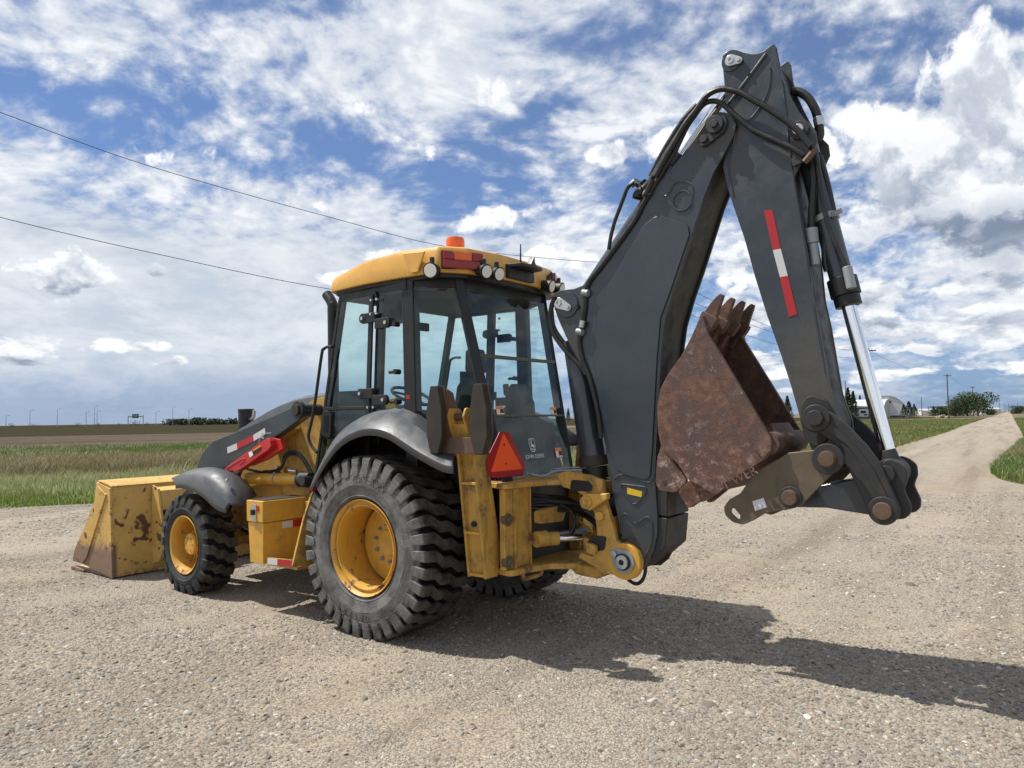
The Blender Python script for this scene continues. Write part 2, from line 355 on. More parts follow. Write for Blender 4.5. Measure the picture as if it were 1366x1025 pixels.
M['lettering'] = simple('white_print', (.75, .76, .76), .5)
M['decal_y'] = simple('yellow_decal', (.62, .42, .02), .45)
M['decal_o'] = simple('orange_decal', (.75, .25, .03), .45)
M['seat'] = paint('seat_vinyl', (.012, .014, .016), .7, 0, .25, scratch=0)
M['interior'] = paint('cab_lining', (.0055, .007, .008), .75, 0, .2, scratch=0)
M['lens'] = simple('lamp_glass', (.80, .80, .74), .12)
def plastic(name, col, tr=.35, rough=.15):
    m, t, b = newmat(name); b.inputs['Base Color'].default_value = (*col, 1); b.inputs['Roughness'].default_value = rough
    b.inputs['Transmission Weight'].default_value = tr; return m
M['redlens'] = plastic('red_lens', (.36, .010, .018)); M['amber'] = plastic('amber_lens', (1., .17, .012), .3)
def glass():
    m = bpy.data.materials.new('tinted_glass'); m.use_nodes = True; t = NT(m.node_tree); t.n.clear()
    o = t.new('ShaderNodeOutputMaterial'); tr = t.new('ShaderNodeBsdfTransparent'); tr.inputs[0].default_value = (.885, .955, .95, 1)
    gl = t.new('ShaderNodeBsdfGlossy'); gl.inputs['Roughness'].default_value = .03; gl.inputs[0].default_value = (.9, .95, 1, 1)
    fr = t.new('ShaderNodeFresnel'); fr.inputs[0].default_value = 1.5
    df = t.new('ShaderNodeBsdfDiffuse'); df.inputs[0].default_value = (.30, .30, .27, 1)
    tc = t.new('ShaderNodeTexCoord'); dn = t.ss(t.noise(tc.outputs['Object'], 4, 6, .6), 0.42, .75, .001, .012)
    m1 = t.new('ShaderNodeMixShader'); gb = t.new('ShaderNodeNewGeometry'); t.put(m1.inputs[0], t.m('MULTIPLY', t.m('MULTIPLY', fr.outputs[0], .75), t.m('SUBTRACT', 1., gb.outputs['Backfacing']))); t.l.new(tr.outputs[0], m1.inputs[1]); t.l.new(gl.outputs[0], m1.inputs[2])
    m2 = t.new('ShaderNodeMixShader'); t.put(m2.inputs[0], dn); t.l.new(m1.outputs[0], m2.inputs[1]); t.l.new(df.outputs[0], m2.inputs[2])
    t.l.new(m2.outputs[0], o.inputs[0]); return m
M['glass'] = glass()
def rubber(name, side, tread):
    m, t, b = newmat(name); tc = t.new('ShaderNodeTexCoord'); O = tc.outputs['Object']; x, y, z = t.sep(O)
    r = t.m('SQRT', t.m('ADD', t.m('MULTIPLY', x, x), t.m('MULTIPLY', z, z)))
    n = t.noise(O, 7, 7, .65); n2 = t.noise(O, 60, 4, .6)
    ang = t.m('ARCTAN2', z, x); rad = t.noise(t.comb(t.m('MULTIPLY', r, 30.), t.m('MULTIPLY', ang, 1.2), 0.), 2.5, 4, .7)
    dust = t.m('ADD', t.m('MULTIPLY', n, .6), t.m('MULTIPLY', rad, .4))
    c = t.mix(t.ss(dust, .32, .66), side[0], side[1])
    ct = t.mix(t.ss(t.m('ADD', n, t.m('MULTIPLY', n2, .3)), .5, .8), tread[0], tread[1])
    R1 = side[2]
    c = t.mix(t.ss(r, R1*.93, R1*.985), c, ct)
    groove = t.m('MULTIPLY', t.ss(r, R1-.010, R1-.038), t.ss(t.m('ABSOLUTE', y), side[3], side[3]-.03)); c = t.mix(t.m('MULTIPLY', groove, t.ss(r, R1-.11, R1-.09)), c, (.006, .006, .006))  # tread grooves near-black: dust-free rubber plus groove shade painted in by radius
    t.put(b.inputs['Base Color'], c); b.inputs['Roughness'].default_value = .78; b.inputs['Specular IOR Level'].default_value = .30
    t.put(b.inputs['Normal'], t.bump(t.m('ADD', n2, t.m('MULTIPLY', rad, .6)), .003)); return m
M['tyre_rear'] = rubber('dusty_tyre_rubber', ((.050, .052, .052), (.190, .188, .178), .742, .262), ((.020, .019, .017), (.080, .073, .063)))
M['tyre_front'] = rubber('black_tyre_rubber', ((.020, .023, .026), (.055, .056, .056), .512, .168), ((.016, .015, .014), (.080, .072, .060)))
def rustbucket():
    m, t, b = newmat('rusted_bucket_steel'); tc = t.new('ShaderNodeTexCoord'); O = tc.outputs['Object']
    n1 = t.noise(O, 3, 5, .6); n2 = t.noise(O, 14, 9, .7); n3 = t.noise(O, 80, 5, .7); x, y, z = t.sep(O)
    c = t.ramp(n2, [(.30, (.055, .030, .022)), (.48, (.125, .060, .038)), (.62, (.20, .100, .060)), (.75, (.15, .062, .034))])
    c = t.mix(t.ss(n1, .38, .62), c, (.085, .050, .044))
    zz = t.m('ADD', z, t.m('MULTIPLY', t.m('SUBTRACT', n1, .5), .5))
    low = t.ss(zz, 1.62, 1.38); c = t.mix(t.m('MULTIPLY', low, t.ss(n2, .42, .66, .0, .7)), c, (.17, .060, .034))
    pale = t.m('MULTIPLY', t.ss(t.m('ADD', t.m('MULTIPLY', n2, .6), t.m('MULTIPLY', n3, .4)), 0.51, .60), t.m('ADD', t.m('MULTIPLY', low, .75), t.ss(n1, .50, .64, .04, .7), clamp=True))
    c = t.mix(pale, c, (.31, .26, .25))
    t.put(b.inputs['Base Color'], c); b.inputs['Roughness'].default_value = .72
    t.put(b.inputs['Normal'], t.bump(t.m('ADD', n2, t.m('MULTIPLY', n3, .6)), .004)); return m
M['rust'] = rustbucket()
LBY = hit(0, 4.15, 192, 705)[1]
def loader_paint():
    m, t, b = newmat('loader_bucket_paint'); tc = t.new('ShaderNodeTexCoord'); O = tc.outputs['Object']; x, y, z = t.sep(O)
    n1 = t.noise(O, 2.6, 5, .6); n2 = t.noise(O, 11, 9, .7); n3 = t.noise(O, 60, 5, .7); v = t.noise(O, 6.5, 6, .5, .6)
    c = t.mix(t.ss(n1, .35, .65), (.52, .32, .085), (.62, .40, .12))
    c = t.mix(t.m('MULTIPLY', t.ss(n2, .5, .75), .5), c, (.24, .16, .08))
    dy = t.m('SUBTRACT', y, LBY); dz = t.m('SUBTRACT', z, .55); bst = t.m('POWER', 2.718, t.m('MULTIPLY', t.m('ADD', t.m('MULTIPLY', t.m('MULTIPLY', dy, dy), 14.), t.m('MULTIPLY', t.m('MULTIPLY', dz, dz), 9.)), -1.))
    blot = t.ss(t.m('ADD', t.m('MULTIPLY_ADD', bst, .085, t.m('MULTIPLY', v, .72)), t.m('MULTIPLY', n2, .28)), .594, .636)
    side = t.m('MULTIPLY', t.ss(t.m('ABSOLUTE', y), 1.12, 1.16), t.ss(t.m('ADD', z, t.m('MULTIPLY', t.m('SUBTRACT', n2, .5), .35)), .44, .28))
    rcol = t.ramp(n3, [(.3, (.07, .032, .02)), (.7, (.16, .075, .042))])
    c = t.mix(blot, c, rcol); c = t.mix(side, c, t.mix(n2, (.17, .10, .065), (.25, .16, .11)))
    c = t.mix(t.m('MULTIPLY', t.ss(z, .10, .0), t.ss(n2, .46, .58)), c, rcol)
    sm = t.m('MULTIPLY', t.ss(t.m('ABSOLUTE', y), 1.12, 1.16), t.ss(t.noise(t.vm('MULTIPLY', O, (5., 5., 28.)), 1.4, 4, .7), .58, .66)); c = t.mix(t.m('MULTIPLY', sm, .8), c, (.13, .065, .035))
    t.put(b.inputs['Base Color'], c); b.inputs['Roughness'].default_value = .6
    t.put(b.inputs['Normal'], t.bump(t.m('ADD', n2, blot), .002)); return m
M['loader'] = loader_paint()

# ground colours
ED0 = np.array(G(0, 679)); ED1 = np.array(G(400, 657)); ed = (ED1-ED0)/np.linalg.norm(ED1-ED0); en = np.array([-ed[1], ed[0]])
def grass_colour(t, Pos):
    s = t.m('SUBTRACT', t.vm('DOT_PRODUCT', Pos, (float(en[0]), float(en[1]), 0.), out=1), float(ED0@en))
    wob = t.noise(Pos, .12, 5, .6); s = t.m('ADD', s, t.m('MULTIPLY', t.m('SUBTRACT', wob, .5), 7.))
    k = t.lin(s, 0., 46.)
    c = t.ramp(k, [(0., (.125, .185, .038)), (.05, (.15, .20, .05)), (.09, (.25, .285, .135)), (.24, (.25, .26, .13)), (.28, (.145, .130, .065)), (.40, (.215, .19, .105)), (.62, (.21, .19, .105)),
                   (.70, (.11, .17, .042)), (.92, (.12, .17, .048)), (1., (.19, .165, .10))])
    right = t.m('MULTIPLY', t.ss(t.sep(Pos)[0], 8., 14.), t.ss(s, 140., 60.))
    g2 = t.mix(t.ss(t.noise(Pos, .16, 6, .65), .38, .64), (.10, .155, .038), (.19, .18, .080))
    c = t.mix(right, c, g2)
    n = t.noise(Pos, 1.6, 6, .65); c = t.mix(t.ss(n, .36, .66, 0., .8), c, t.mix(1., c, (1.55, 1.40, 1.5), 'MULTIPLY'))
    return c
def ground_mat():
    m, t, b = newmat('grassland'); g = t.new('ShaderNodeNewGeometry'); P = g.outputs['Position']
    c = t.mix(1., grass_colour(t, P), (.80, .80, .85), 'MULTIPLY'); n = t.noise(P, 5, 7, .7); c = t.mix(t.ss(n, .4, .7, 0, .7), c, (.060, .052, .026))
    t.put(b.inputs['Base Color'], c); b.inputs['Roughness'].default_value = 1; b.inputs['Specular IOR Level'].default_value = .1
    t.put(b.inputs['Normal'], t.bump(t.noise(P, 2.2, 6, .7), .15)); return m
M['ground'] = ground_mat()
def blade_mat():
    m, t, b = newmat('grass_blades'); g = t.new('ShaderNodeNewGeometry'); P = g.outputs['Position']; r = g.outputs['Random Per Island']
    z = t.sep(P)[2]; c = grass_colour(t, P)
    c = t.mix(t.ss(r, .0, 1., 0., 1.), t.mix(1., c, (.75, .85, .7), 'MULTIPLY'), t.mix(1., c, (1.3, 1.2, 1.2), 'MULTIPLY'))
    c = t.mix(t.m('MULTIPLY', t.m('GREATER_THAN', r, .62), t.ss(z, .10, .30)), c, (.47, .44, .32))
    t.put(b.inputs['Base Color'], c); b.inputs['Roughness'].default_value = .75; b.inputs['Specular IOR Level'].default_value = .2
    tl = t.new('ShaderNodeBsdfTranslucent'); t.put(tl.inputs[0], c); mx = t.new('ShaderNodeMixShader'); mx.inputs[0].default_value = .3
    t.l.new(b.outputs[0], mx.inputs[1]); t.l.new(tl.outputs[0], mx.inputs[2]); t.l.new(mx.outputs[0], [n for n in t.n if n.type == 'OUTPUT_MATERIAL'][0].inputs[0]); return m
M['blade'] = blade_mat()
def gravel_mat(name, road=False):
    m, t, b = newmat(name); g = t.new('ShaderNodeNewGeometry'); P = g.outputs['Position']
    n0 = t.noise(P, .33, 5, .6); n1 = t.noise(P, 2.0, 6, .65); n2 = t.noise(P, 40, 4, .7)
    dist = t.vm('LENGTH', t.vm('SUBTRACT', P, (0., 0., CAMH)), out=1)
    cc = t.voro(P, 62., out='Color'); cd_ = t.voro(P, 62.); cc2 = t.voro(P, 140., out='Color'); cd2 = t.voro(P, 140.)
    big = t.voro(P, 24., out='Color'); bigd = t.voro(P, 24.)
    dirt = t.mix(t.ss(n1, .3, .7), (.225, .180, .135), (.300, .245, .190))
    v1 = t.sep(cc)[0]; stone = t.ramp(v1, [(0., (.13, .115, .10)), (.35, (.235, .205, .170)), (.65, (.34, .30, .25)), (.85, (.27, .26, .25)), (1., (.50, .46, .40))])
    v2 = t.sep(cc2)[0]; stone2 = t.ramp(v2, [(0., (.13, .11, .09)), (.5, (.26, .22, .175)), (1., (.44, .39, .33))])
    stn = t.mix(t.ss(n2, .45, .55), stone, stone2)
    patch = t.ss(t.m('ADD', t.m('MULTIPLY', n0, .7), t.m('MULTIPLY', n1, .3)), .46, .54)
    fac = t.ss(patch, 0, 1, .22, .95)
    c = t.mix(fac, dirt, stn)
    bs = t.m('MULTIPLY', t.m('LESS_THAN', bigd, .2), t.m('GREATER_THAN', t.sep(big)[1], .72)); c = t.mix(bs, c, t.mix(t.sep(big)[0], (.20, .18, .16), (.50, .46, .40)))
    c = t.mix(t.m('MULTIPLY', t.ss(n0, .32, .50, 1., 0.), .50), c, (.19, .152, .112))
    # fine stones average out with distance; wheel tracks and dusty swathes remain
    a = math.radians(33.9); ru = t.vm('DOT_PRODUCT', P, (math.cos(a), -math.sin(a), 0.), out=1); rv = t.vm('DOT_PRODUCT', P, (math.sin(a), math.cos(a), 0.), out=1)
    trk = t.noise(t.comb(t.m('MULTIPLY', ru, .9), t.m('MULTIPLY', rv, .045), 0.), 1.3, 5, .6)
    c = t.mix(t.ss(trk, .38, .66, 0., .50), c, (.33, .295, .24)); c = t.mix(t.ss(trk, .5, .34, 0., .60), c, (.155, .132, .102))
    c = t.mix(t.m('MULTIPLY', t.ss(cd_, .42, .62), .5), c, (.075, .062, .047)); c = t.mix(1., c, (1.38, 1.37, 1.335), 'MULTIPLY')  # darker dirt between stones, with the shade of the gaps painted into the colour
    t.put(b.inputs['Base Color'], c); b.inputs['Roughness'].default_value = .95; b.inputs['Specular IOR Level'].default_value = .15
    h = t.m('ADD', t.m('MULTIPLY', t.m('SUBTRACT', .5, cd_), 1.), t.m('MULTIPLY', t.m('SUBTRACT', .5, cd2), .5))
    h = t.m('MULTIPLY', h, t.ss(patch, 0, 1, .4, 1.)); h = t.m('ADD', h, t.m('MULTIPLY', n2, .5))
    nb = t.bump(n1, .05, .8); nb = t.bump(h, .011, 1., nb)
    t.put(b.inputs['Normal'], nb); return m
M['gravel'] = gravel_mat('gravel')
def pebble_mat():
    m, t, b = newmat('pebble_stone'); g = t.new('ShaderNodeNewGeometry'); r = g.outputs['Random Per Island']
    c = t.ramp(r, [(0., (.085, .078, .066)), (.20, (.24, .22, .185)), (.45, (.37, .34, .285)), (.62, (.24, .24, .235)), (.80, (.46, .42, .335)), (.93, (.30, .21, .155)), (.96, (.56, .53, .46)), (1., (.72, .70, .65))])
    c = t.mix(.35, c, t.mix(1., c, t.noise(g.outputs['Position'], 90, 4, .6, out=1), 'MULTIPLY'))
    c = t.mix(t.ss(t.noise(g.outputs['Position'], 4, 3), .3, .7, .1, .45), c, (.26, .215, .165))
    t.put(b.inputs['Base Color'], c); b.inputs['Roughness'].default_value = .9; b.inputs['Specular IOR Level'].default_value = .2; return m
M['pebble'] = pebble_mat()
def field_mat():
    m, t, b = newmat('ploughed_soil'); g = t.new('ShaderNodeNewGeometry'); P = g.outputs['Position']
    s = t.vm('DOT_PRODUCT', P, (float(en[0]), float(en[1]), 0.), out=1); u = t.vm('DOT_PRODUCT', P, (float(ed[0]), float(ed[1]), 0.), out=1)
    n = t.noise(t.comb(t.m('MULTIPLY', u, .03), t.m('MULTIPLY', s, .10), 0.), 1., 6, .65); n2 = t.noise(P, .8, 6, .7)
    c = t.mix(t.ss(n, .35, .65), (.058, .044, .032), (.095, .074, .053)); c = t.mix(t.ss(n2, .4, .7, 0, .6), c, (.16, .125, .095))
    t.put(b.inputs['Base Color'], c); b.inputs['Roughness'].default_value = 1; b.inputs['Specular IOR Level'].default_value = .05
    t.put(b.inputs['Normal'], t.bump(n2, .2)); return m
M['soil'] = field_mat()
M['crop'] = paint('far_crop', (.046, .040, .026), 1., 0, .5, dirtcol=(.038, .044, .020), scale=.02, scratch=0, bump=.0001, spec=.0)
def leaf_mat(name, a, bcol):
    m, t, b = newmat(name); g = t.new('ShaderNodeNewGeometry'); r = g.outputs['Random Per Island']
    c = t.mix(r, a, bcol); t.put(b.inputs['Base Color'], c); b.inputs['Roughness'].default_value = .7
    return m
M['spruce'] = leaf_mat('spruce_needles', (.018, .032, .014), (.045, .066, .026)); M['leaf'] = leaf_mat('broad_leaves', (.022, .042, .012), (.060, .090, .026))
M['bark'] = paint('bark', (.075, .060, .045), .9, 0, .3, scratch=0); M['pole'] = paint('weathered_pole_wood', (.075, .058, .045), .9, 0, .3, scratch=0)
M['galv'] = simple('galvanised', (.30, .32, .34), .5, .3); M['white'] = paint('white_metal_cladding', (.62, .62, .60), .5, 0, .2, scratch=0, scale=.2); M['greenclad'] = paint('green_cladding', (.015, .085, .065), .5, 0, .2, scratch=0)
M['window_dark'] = simple('dark_window', (.02, .022, .025), .1); M['signgreen'] = simple('sign_green', (.0, .13, .075), .5); M['shed_grey'] = simple('pale_wall', (.45, .45, .45), .7)
#PART2
# ------------------------------------------------------------------ ground
def jag(pts, step, amp, seed):
    r = np.random.default_rng(seed); out = []
    for i in range(len(pts)):
        a = np.array(pts[i]); b = np.array(pts[(i+1) % len(pts)]); L = np.linalg.norm(b-a); n = max(1, int(L/step)) if L < 400 else 1
        for k in range(n):
            p = a+(b-a)*k/n
            if n > 1 and k: p = p+r.normal(0, amp, 2)*min(1, np.linalg.norm(p)/30)
            out.append(tuple(p))
    return out
def flat(name, pts, z, mat):
    bm = B(); vs = [bm.verts.new((p[0], p[1], z)) for p in pts]; f = bm.faces.new(vs)
    if f.normal.z < 0 or True: bmesh.ops.triangulate(bm, faces=[f])
    me = bpy.data.meshes.new(name); bm.normal_update()
    for q in bm.faces:
        if q.normal.z < 0: q.normal_flip()
    bm.to_mesh(me); bm.free(); me.materials.append(mat); o = link(bpy.data.objects.new(name, me)); tag(o, kind='structure'); return o
flat('ground', [(-9000, -3000), (9000, -3000), (9000, 14000), (-9000, 14000)], 0., M['ground'])
yard_edge = [G(-900, 729), G(0, 679), G(400, 657), G(760, 637), G(1000, 622), G(1120, 609), G(1193, 598)]
road_left = [G(1193, 598), G(1215, 591), G(1250, 581), G(1262, 577), G(1290, 566.5)]
road_right = [G(1366, 583.5), G(1352, 598), G(1330, 618), G(1322, 630)]
yard_right = [G(1330, 638), G(1366, 647), G(1480, 664), G(1800, 700)]
ra = math.radians(33.9); rd = np.array([math.sin(ra), math.cos(ra)])
fl_ = np.array(G(1290, 566.5)); fr_ = np.array(G(1366, 583.5))
pl = jag(yard_edge[:-1]+road_left[:1], .9, .10, 1)[:-1]
yp = jag(yard_edge, .8, .09, 3)
while len(yp) and not np.allclose(yp[-1], yard_edge[-1]): yp.pop()
rl = jag(road_left, 1.0, .14, 5)
while not np.allclose(rl[-1], road_left[-1]): rl.pop()
yr = jag(road_right[::1]+yard_right, .7, .08, 6)
while not np.allclose(yr[-1], yard_right[-1]): yr.pop()
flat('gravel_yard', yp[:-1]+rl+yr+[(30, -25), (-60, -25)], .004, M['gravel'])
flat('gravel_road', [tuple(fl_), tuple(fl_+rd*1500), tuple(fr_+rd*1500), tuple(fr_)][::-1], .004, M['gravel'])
fp = lambda u, s: tuple(ED0+ed*u+en*s)
flat('ploughed_field', jag([fp(-900, 43), fp(-120, 43), fp(-20, 43), fp(70, 43), fp(60, 130), fp(-900, 130)], 2.5, .5, 9), .006, M['soil'])
flat('far_crop_field', [fp(-3000, 115), fp(230, 115), fp(1500, 4000), fp(-6000, 4000)], .012, M['crop'])

# gravel you can pick out one stone at a time, near the camera
def vnoise(x, y, s, seed):
    r = np.random.default_rng(seed); g = r.random((256, 256)); x = x*s+100; y = y*s+100
    xi = np.floor(x).astype(int); yi = np.floor(y).astype(int); fx = x-xi; fy = y-yi; fx = fx*fx*(3-2*fx); fy = fy*fy*(3-2*fy)
    a = g[xi % 256, yi % 256]; b_ = g[(xi+1) % 256, yi % 256]; c = g[xi % 256, (yi+1) % 256]; d = g[(xi+1) % 256, (yi+1) % 256]
    return (a*(1-fx)+b_*fx)*(1-fy)+(c*(1-fx)+d*fx)*fy
def pebbles(n):
    d = 3.1*np.exp(rng.random(n)*math.log(16/3.1)); x = (rng.random(n)*2-1)*.80*d
    p = .6*vnoise(x, d, .75, 1)+.4*vnoise(x, d, 2.6, 2); keep = rng.random(n) < np.clip((p-.34)*3.4, .10, 1.); x = x[keep]; d = d[keep]; n = len(x)
    s = np.clip(np.exp(rng.normal(math.log(.0076), .46, n)), .0028, .026)*(.72+.045*d)
    s[rng.random(n) < .004] *= 1.9
    base = np.array([(1, 0, 0), (0, 1, 0), (-1, 0, 0), (0, -1, 0), (0, 0, .8), (.6, .6, .45), (-.6, -.55, .5), (.1, -.1, -.5)], float)
    hexv = np.array([(math.cos(a), math.sin(a), -.1) for a in np.arange(6)*math.pi/3]+[(math.cos(a+.4)*.62, math.sin(a+.4)*.62, .52) for a in np.arange(3)*2*math.pi/3])
    fc = np.array([(0, 1, 6), (1, 2, 7), (1, 7, 6), (2, 3, 7), (3, 4, 8), (3, 8, 7), (4, 5, 8), (5, 0, 6), (5, 6, 8), (6, 7, 8)])
    V = hexv[None]*(1+rng.normal(0, .16, (n, 9, 3))); sc3 = np.stack([s*(1+rng.random(n)*.5), s*(.65+rng.random(n)*.3), s*(.5+rng.random(n)*.35)], 1); V = V*sc3[:, None]
    a = rng.random(n)*6.283; c, s_ = np.cos(a), np.sin(a); X = V[..., 0]*c[:, None]-V[..., 1]*s_[:, None]; Y = V[..., 0]*s_[:, None]+V[..., 1]*c[:, None]
    tilt = rng.normal(0, .25, n)[:, None]; Z = V[..., 2]+X*tilt
    V = np.stack([X+x[:, None], Y+d[:, None], Z+.004+s[:, None]*.12], 2).reshape(-1, 3)
    Fc = (fc[None]+(np.arange(n)*9)[:, None, None]).reshape(-1, 3)
    me = npmesh('loose_gravel', V, Fc, [M['pebble']], 3); o = link(bpy.data.objects.new('loose_gravel', me)); tag(o, 'loose grey and tan pebbles scattered over the gravel yard', 'gravel', kind='stuff')
pebbles(260000)

# ------------------------------------------------------------------ grass
def blades(name, X, Y, H, Wd, label, lean=.35, mat='blade', z0=0.):
    n = len(X); a = rng.random(n)*6.283; ca, sa = np.cos(a), np.sin(a); l = rng.normal(0, lean, n)*H; l2 = rng.normal(0, lean, n)*H
    z = np.full(n, z0)
    v0 = np.stack([X-ca*Wd/2, Y-sa*Wd/2, z], 1); v1 = np.stack([X+ca*Wd/2, Y+sa*Wd/2, z], 1)
    v2 = np.stack([X+ca*Wd*.35+l*.4, Y+sa*Wd*.35+l2*.4, z+H*.6], 1); v3 = np.stack([X-ca*Wd*.35+l*.4, Y-sa*Wd*.35+l2*.4, z+H*.6], 1); v4 = np.stack([X+l, Y+l2, z+H], 1)
    V = np.stack([v0, v1, v2, v3, v4], 1).reshape(-1, 3); f = np.array([(0, 1, 2), (0, 2, 3), (3, 2, 4)]); Fc = (f[None]+(np.arange(n)*5)[:, None, None]).reshape(-1, 3)
    me = npmesh(name, V, Fc, [M[mat]], 3); o = link(bpy.data.objects.new(name, me)); tag(o, label, 'grass', kind='stuff'); return o
def inpoly(X, Y, poly):
    r = np.zeros(len(X), bool); j = len(poly)-1
    for i in range(len(poly)):
        xi, yi = poly[i]; xj, yj = poly[j]; c = ((yi > Y) != (yj > Y)) & (X < (xj-xi)*(Y-yi)/(yj-yi+1e-9)+xi); r ^= c; j = i
    return r
def meadow():
    n = 330000; s = 46*rng.random(n)**1.5; u0 = -8+rng.random(n)*70
    # keep what the camera could see
    P = ED0+np.outer(u0, ed)+np.outer(s, en); X, Y = P[:, 0], P[:, 1]; k = (Y > 5) & (X/Y > -.9) & (X/Y < .36); X, Y, s = X[k], Y[k], s[k]; n = len(X)
    cl = vnoise(X, Y, .8, 5); H = (.08+.22*rng.random(n))*(.25+1.1*cl)*np.clip(.35+s/4, .35, 1.)*(1+.25*(s > 12)); W_ = .010+.00055*Y*(.6+.8*rng.random(n))
    blades('meadow_grass', X, Y, H, W_, 'tall meadow grass with pale seed heads beyond the gravel edge')
    n = 2600; u0 = -8+rng.random(n)*60; s = -.5+rng.random(n)**1.6*20; P = ED0+np.outer(u0, ed)+np.outer(s, en); 
    X, Y = P[:, 0], P[:, 1]; k = X/Y < .33; X, Y = X[k], Y[k]
    blades('dry_stalks', X, Y, .18+.42*rng.random(len(X)), np.full(len(X), .014), 'dry pale stalks standing above the meadow grass', .3, 'stalk')
def verges():
    # left verge of the road and the corner on the right edge
    L = np.array(road_left[0]); n = 150000
    Y = 24+rng.random(n)**1.4*150; ratio = .22+rng.random(n)*.50; X = ratio*Y
    poly = yard_edge[3:-1]+road_left+[tuple(fl_+rd*600), tuple(fr_+rd*600), tuple(fr_), (60, 0), (20, 0)]
    gravel = inpoly(X, Y, poly); R_ = inpoly(X, Y, road_right[::-1]+[tuple(fr_), (90, 40), (60, 0)])
    k = ~gravel; X, Y = X[k], Y[k]; n = len(X); cl = vnoise(X, Y, .35, 8)
    blades('verge_grass', X, Y, (.08+.16*rng.random(n))*(.4+cl), .012+.0006*Y*(.6+.8*rng.random(n)), 'short green grass beside the gravel road', .4)
    n = 60000; p = np.array(G(1322, 630)); q = np.array(yard_right[0])
    Y = 9+rng.random(n)*34; X = Y*(.62+rng.random(n)*.22)
    poly = [tuple(v) for v in (road_right[::-1][:1]+[G(1330, 638), G(1366, 647), G(1480, 664), G(1800, 700), (90, 40), tuple(fr_+rd*60), tuple(fr_)]+road_right[:-1])]
    poly = [G(1322, 630), G(1330, 638), G(1366, 647), G(1480, 664), G(1800, 700), (90, 60), tuple(fr_), G(1352, 598), G(1330, 618)]
    k = inpoly(X, Y, poly); X, Y = X[k], Y[k]; n = len(X)
    blades('corner_grass', X, Y, .08+.20*rng.random(n), .010+.0005*Y*(.6+.8*rng.random(n)), 'green grass on the corner right of the road', .4)
M['stalk'] = leaf_mat('dry_stalk', (.30, .25, .14), (.48, .42, .28))
meadow(); verges()
flat('road_corner_grass', [G(1322, 630), G(1330, 638), G(1366, 647), G(1480, 664), G(1800, 700), (90, 60), tuple(fr_), G(1352, 598), G(1330, 618)], .010, M['ground'])

# ------------------------------------------------------------------ trees, buildings, poles
def crown_cards(n, samp, size, mat, name, parent):
    P = samp(n); n = len(P); a = rng.normal(0, 1, (n, 3)); a /= np.linalg.norm(a, axis=1)[:, None]; b_ = rng.normal(0, 1, (n, 3)); b_ -= a*(a*b_).sum(1)[:, None]; b_ /= np.linalg.norm(b_, axis=1)[:, None]
    s = (size*(.6+.8*rng.random(n)))[:, None]; V = np.stack([P-a*s, P-b_*s*.6, P+a*s, P+b_*s*.6], 1).reshape(-1, 3); Fc = np.arange(4*n).reshape(-1, 4)
    return link(bpy.data.objects.new(name, npmesh(name, V, Fc, [M[mat]], 4)), parent)
def spruce(x, y, h, w, label, group=None, n=900):
    r = empty('spruce_tree', (x, y, 0)); tag(r, label, 'tree', group)
    bm = B(); cyl(bm, (0, 0, 0), (0, 0, h*.95), h*.022, .01, 6); obj('trunk', bm, M['bark'], r)
    def samp(k):
        t = rng.random(k)**.75; lay = np.floor(t*11)/11; rad = (1-lay)**.9*w/2*(.75+.35*rng.random(k))*(1-.45*(t*11 % 1)); a = rng.random(k)*6.283; q = rng.random(k)**.35
        return np.stack([np.cos(a)*rad*q, np.sin(a)*rad*q, h*(.06+.94*t)], 1)
    crown_cards(n, samp, h*.035, 'spruce', 'crown', r); return r
def broad(x, y, h, w, label, group=None, n=2600, mat='leaf', low=.02):
    r = empty('leafy_tree', (x, y, 0)); tag(r, label, 'tree', group)
    bm = B(); cyl(bm, (0, 0, 0), (0, 0, h*.6), h*.03, h*.012, 6)
    for k in range(4): a = k*1.7; cyl(bm, (0, 0, h*(.25+.08*k)), (math.cos(a)*w*.3, math.sin(a)*w*.3, h*(.55+.1*k)), h*.014, h*.005, 5)
    obj('trunk', bm, M['bark'], r); nb = 14
    C = np.stack([rng.normal(0, w*.20, nb), rng.normal(0, w*.20, nb), h*(low+.18+(.72-low)*.85*rng.random(nb))], 1); Rb = w*(.20+.14*rng.random(nb))
    def samp(k):
        i = rng.integers(0, nb, k); v = rng.normal(0, 1, (k, 3)); v /= np.linalg.norm(v, axis=1)[:, None]; v *= (rng.random(k)**.3)[:, None]
        P = C[i]+v*Rb[i][:, None]*np.array([1.25, 1.25, .95]); P[:, 2] = np.clip(P[:, 2], h*low, h); return P
    crown_cards(n, samp, w*.035, mat, 'crown', r); return r
TG = 'trees beyond the gravel road'
for (px, D, h, w, lab) in [(1041, 165, 4.8, 3, 'dark spruce showing low between the rusty bucket and the stick'), (1051, 170, 5.9, 4, 'taller dark spruce just left of the backhoe stick'), (1122, 215, 8, 4.5, 'spruce at the left end of the row behind the camper'),
                           (1132, 218, 9.2, 5, 'tallest spruce behind the camper and left of the arched building'), (1139, 222, 8.3, 4.5, 'spruce right beside the arched building'), (1148, 300, 8.8, 3, 'thin spruce rising behind the arched roof'),
                           (1206, 205, 4.0, 3.8, 'short spruce left in the clump in front of the arched building'), (1213, 200, 4.7, 4.2, 'largest spruce in the clump right of the arched building'), (1220, 204, 4.0, 3.8, 'short spruce right in the clump by the arched building'),
                           (1246, 330, 4.3, 3, 'small lone spruce between building and utility pole'), (758, 300, 5.4, 3.2, 'small lone spruce seen between the cab and the boom')]:
    x, y = far(px, D); spruce(x, y, h, w, lab, TG)
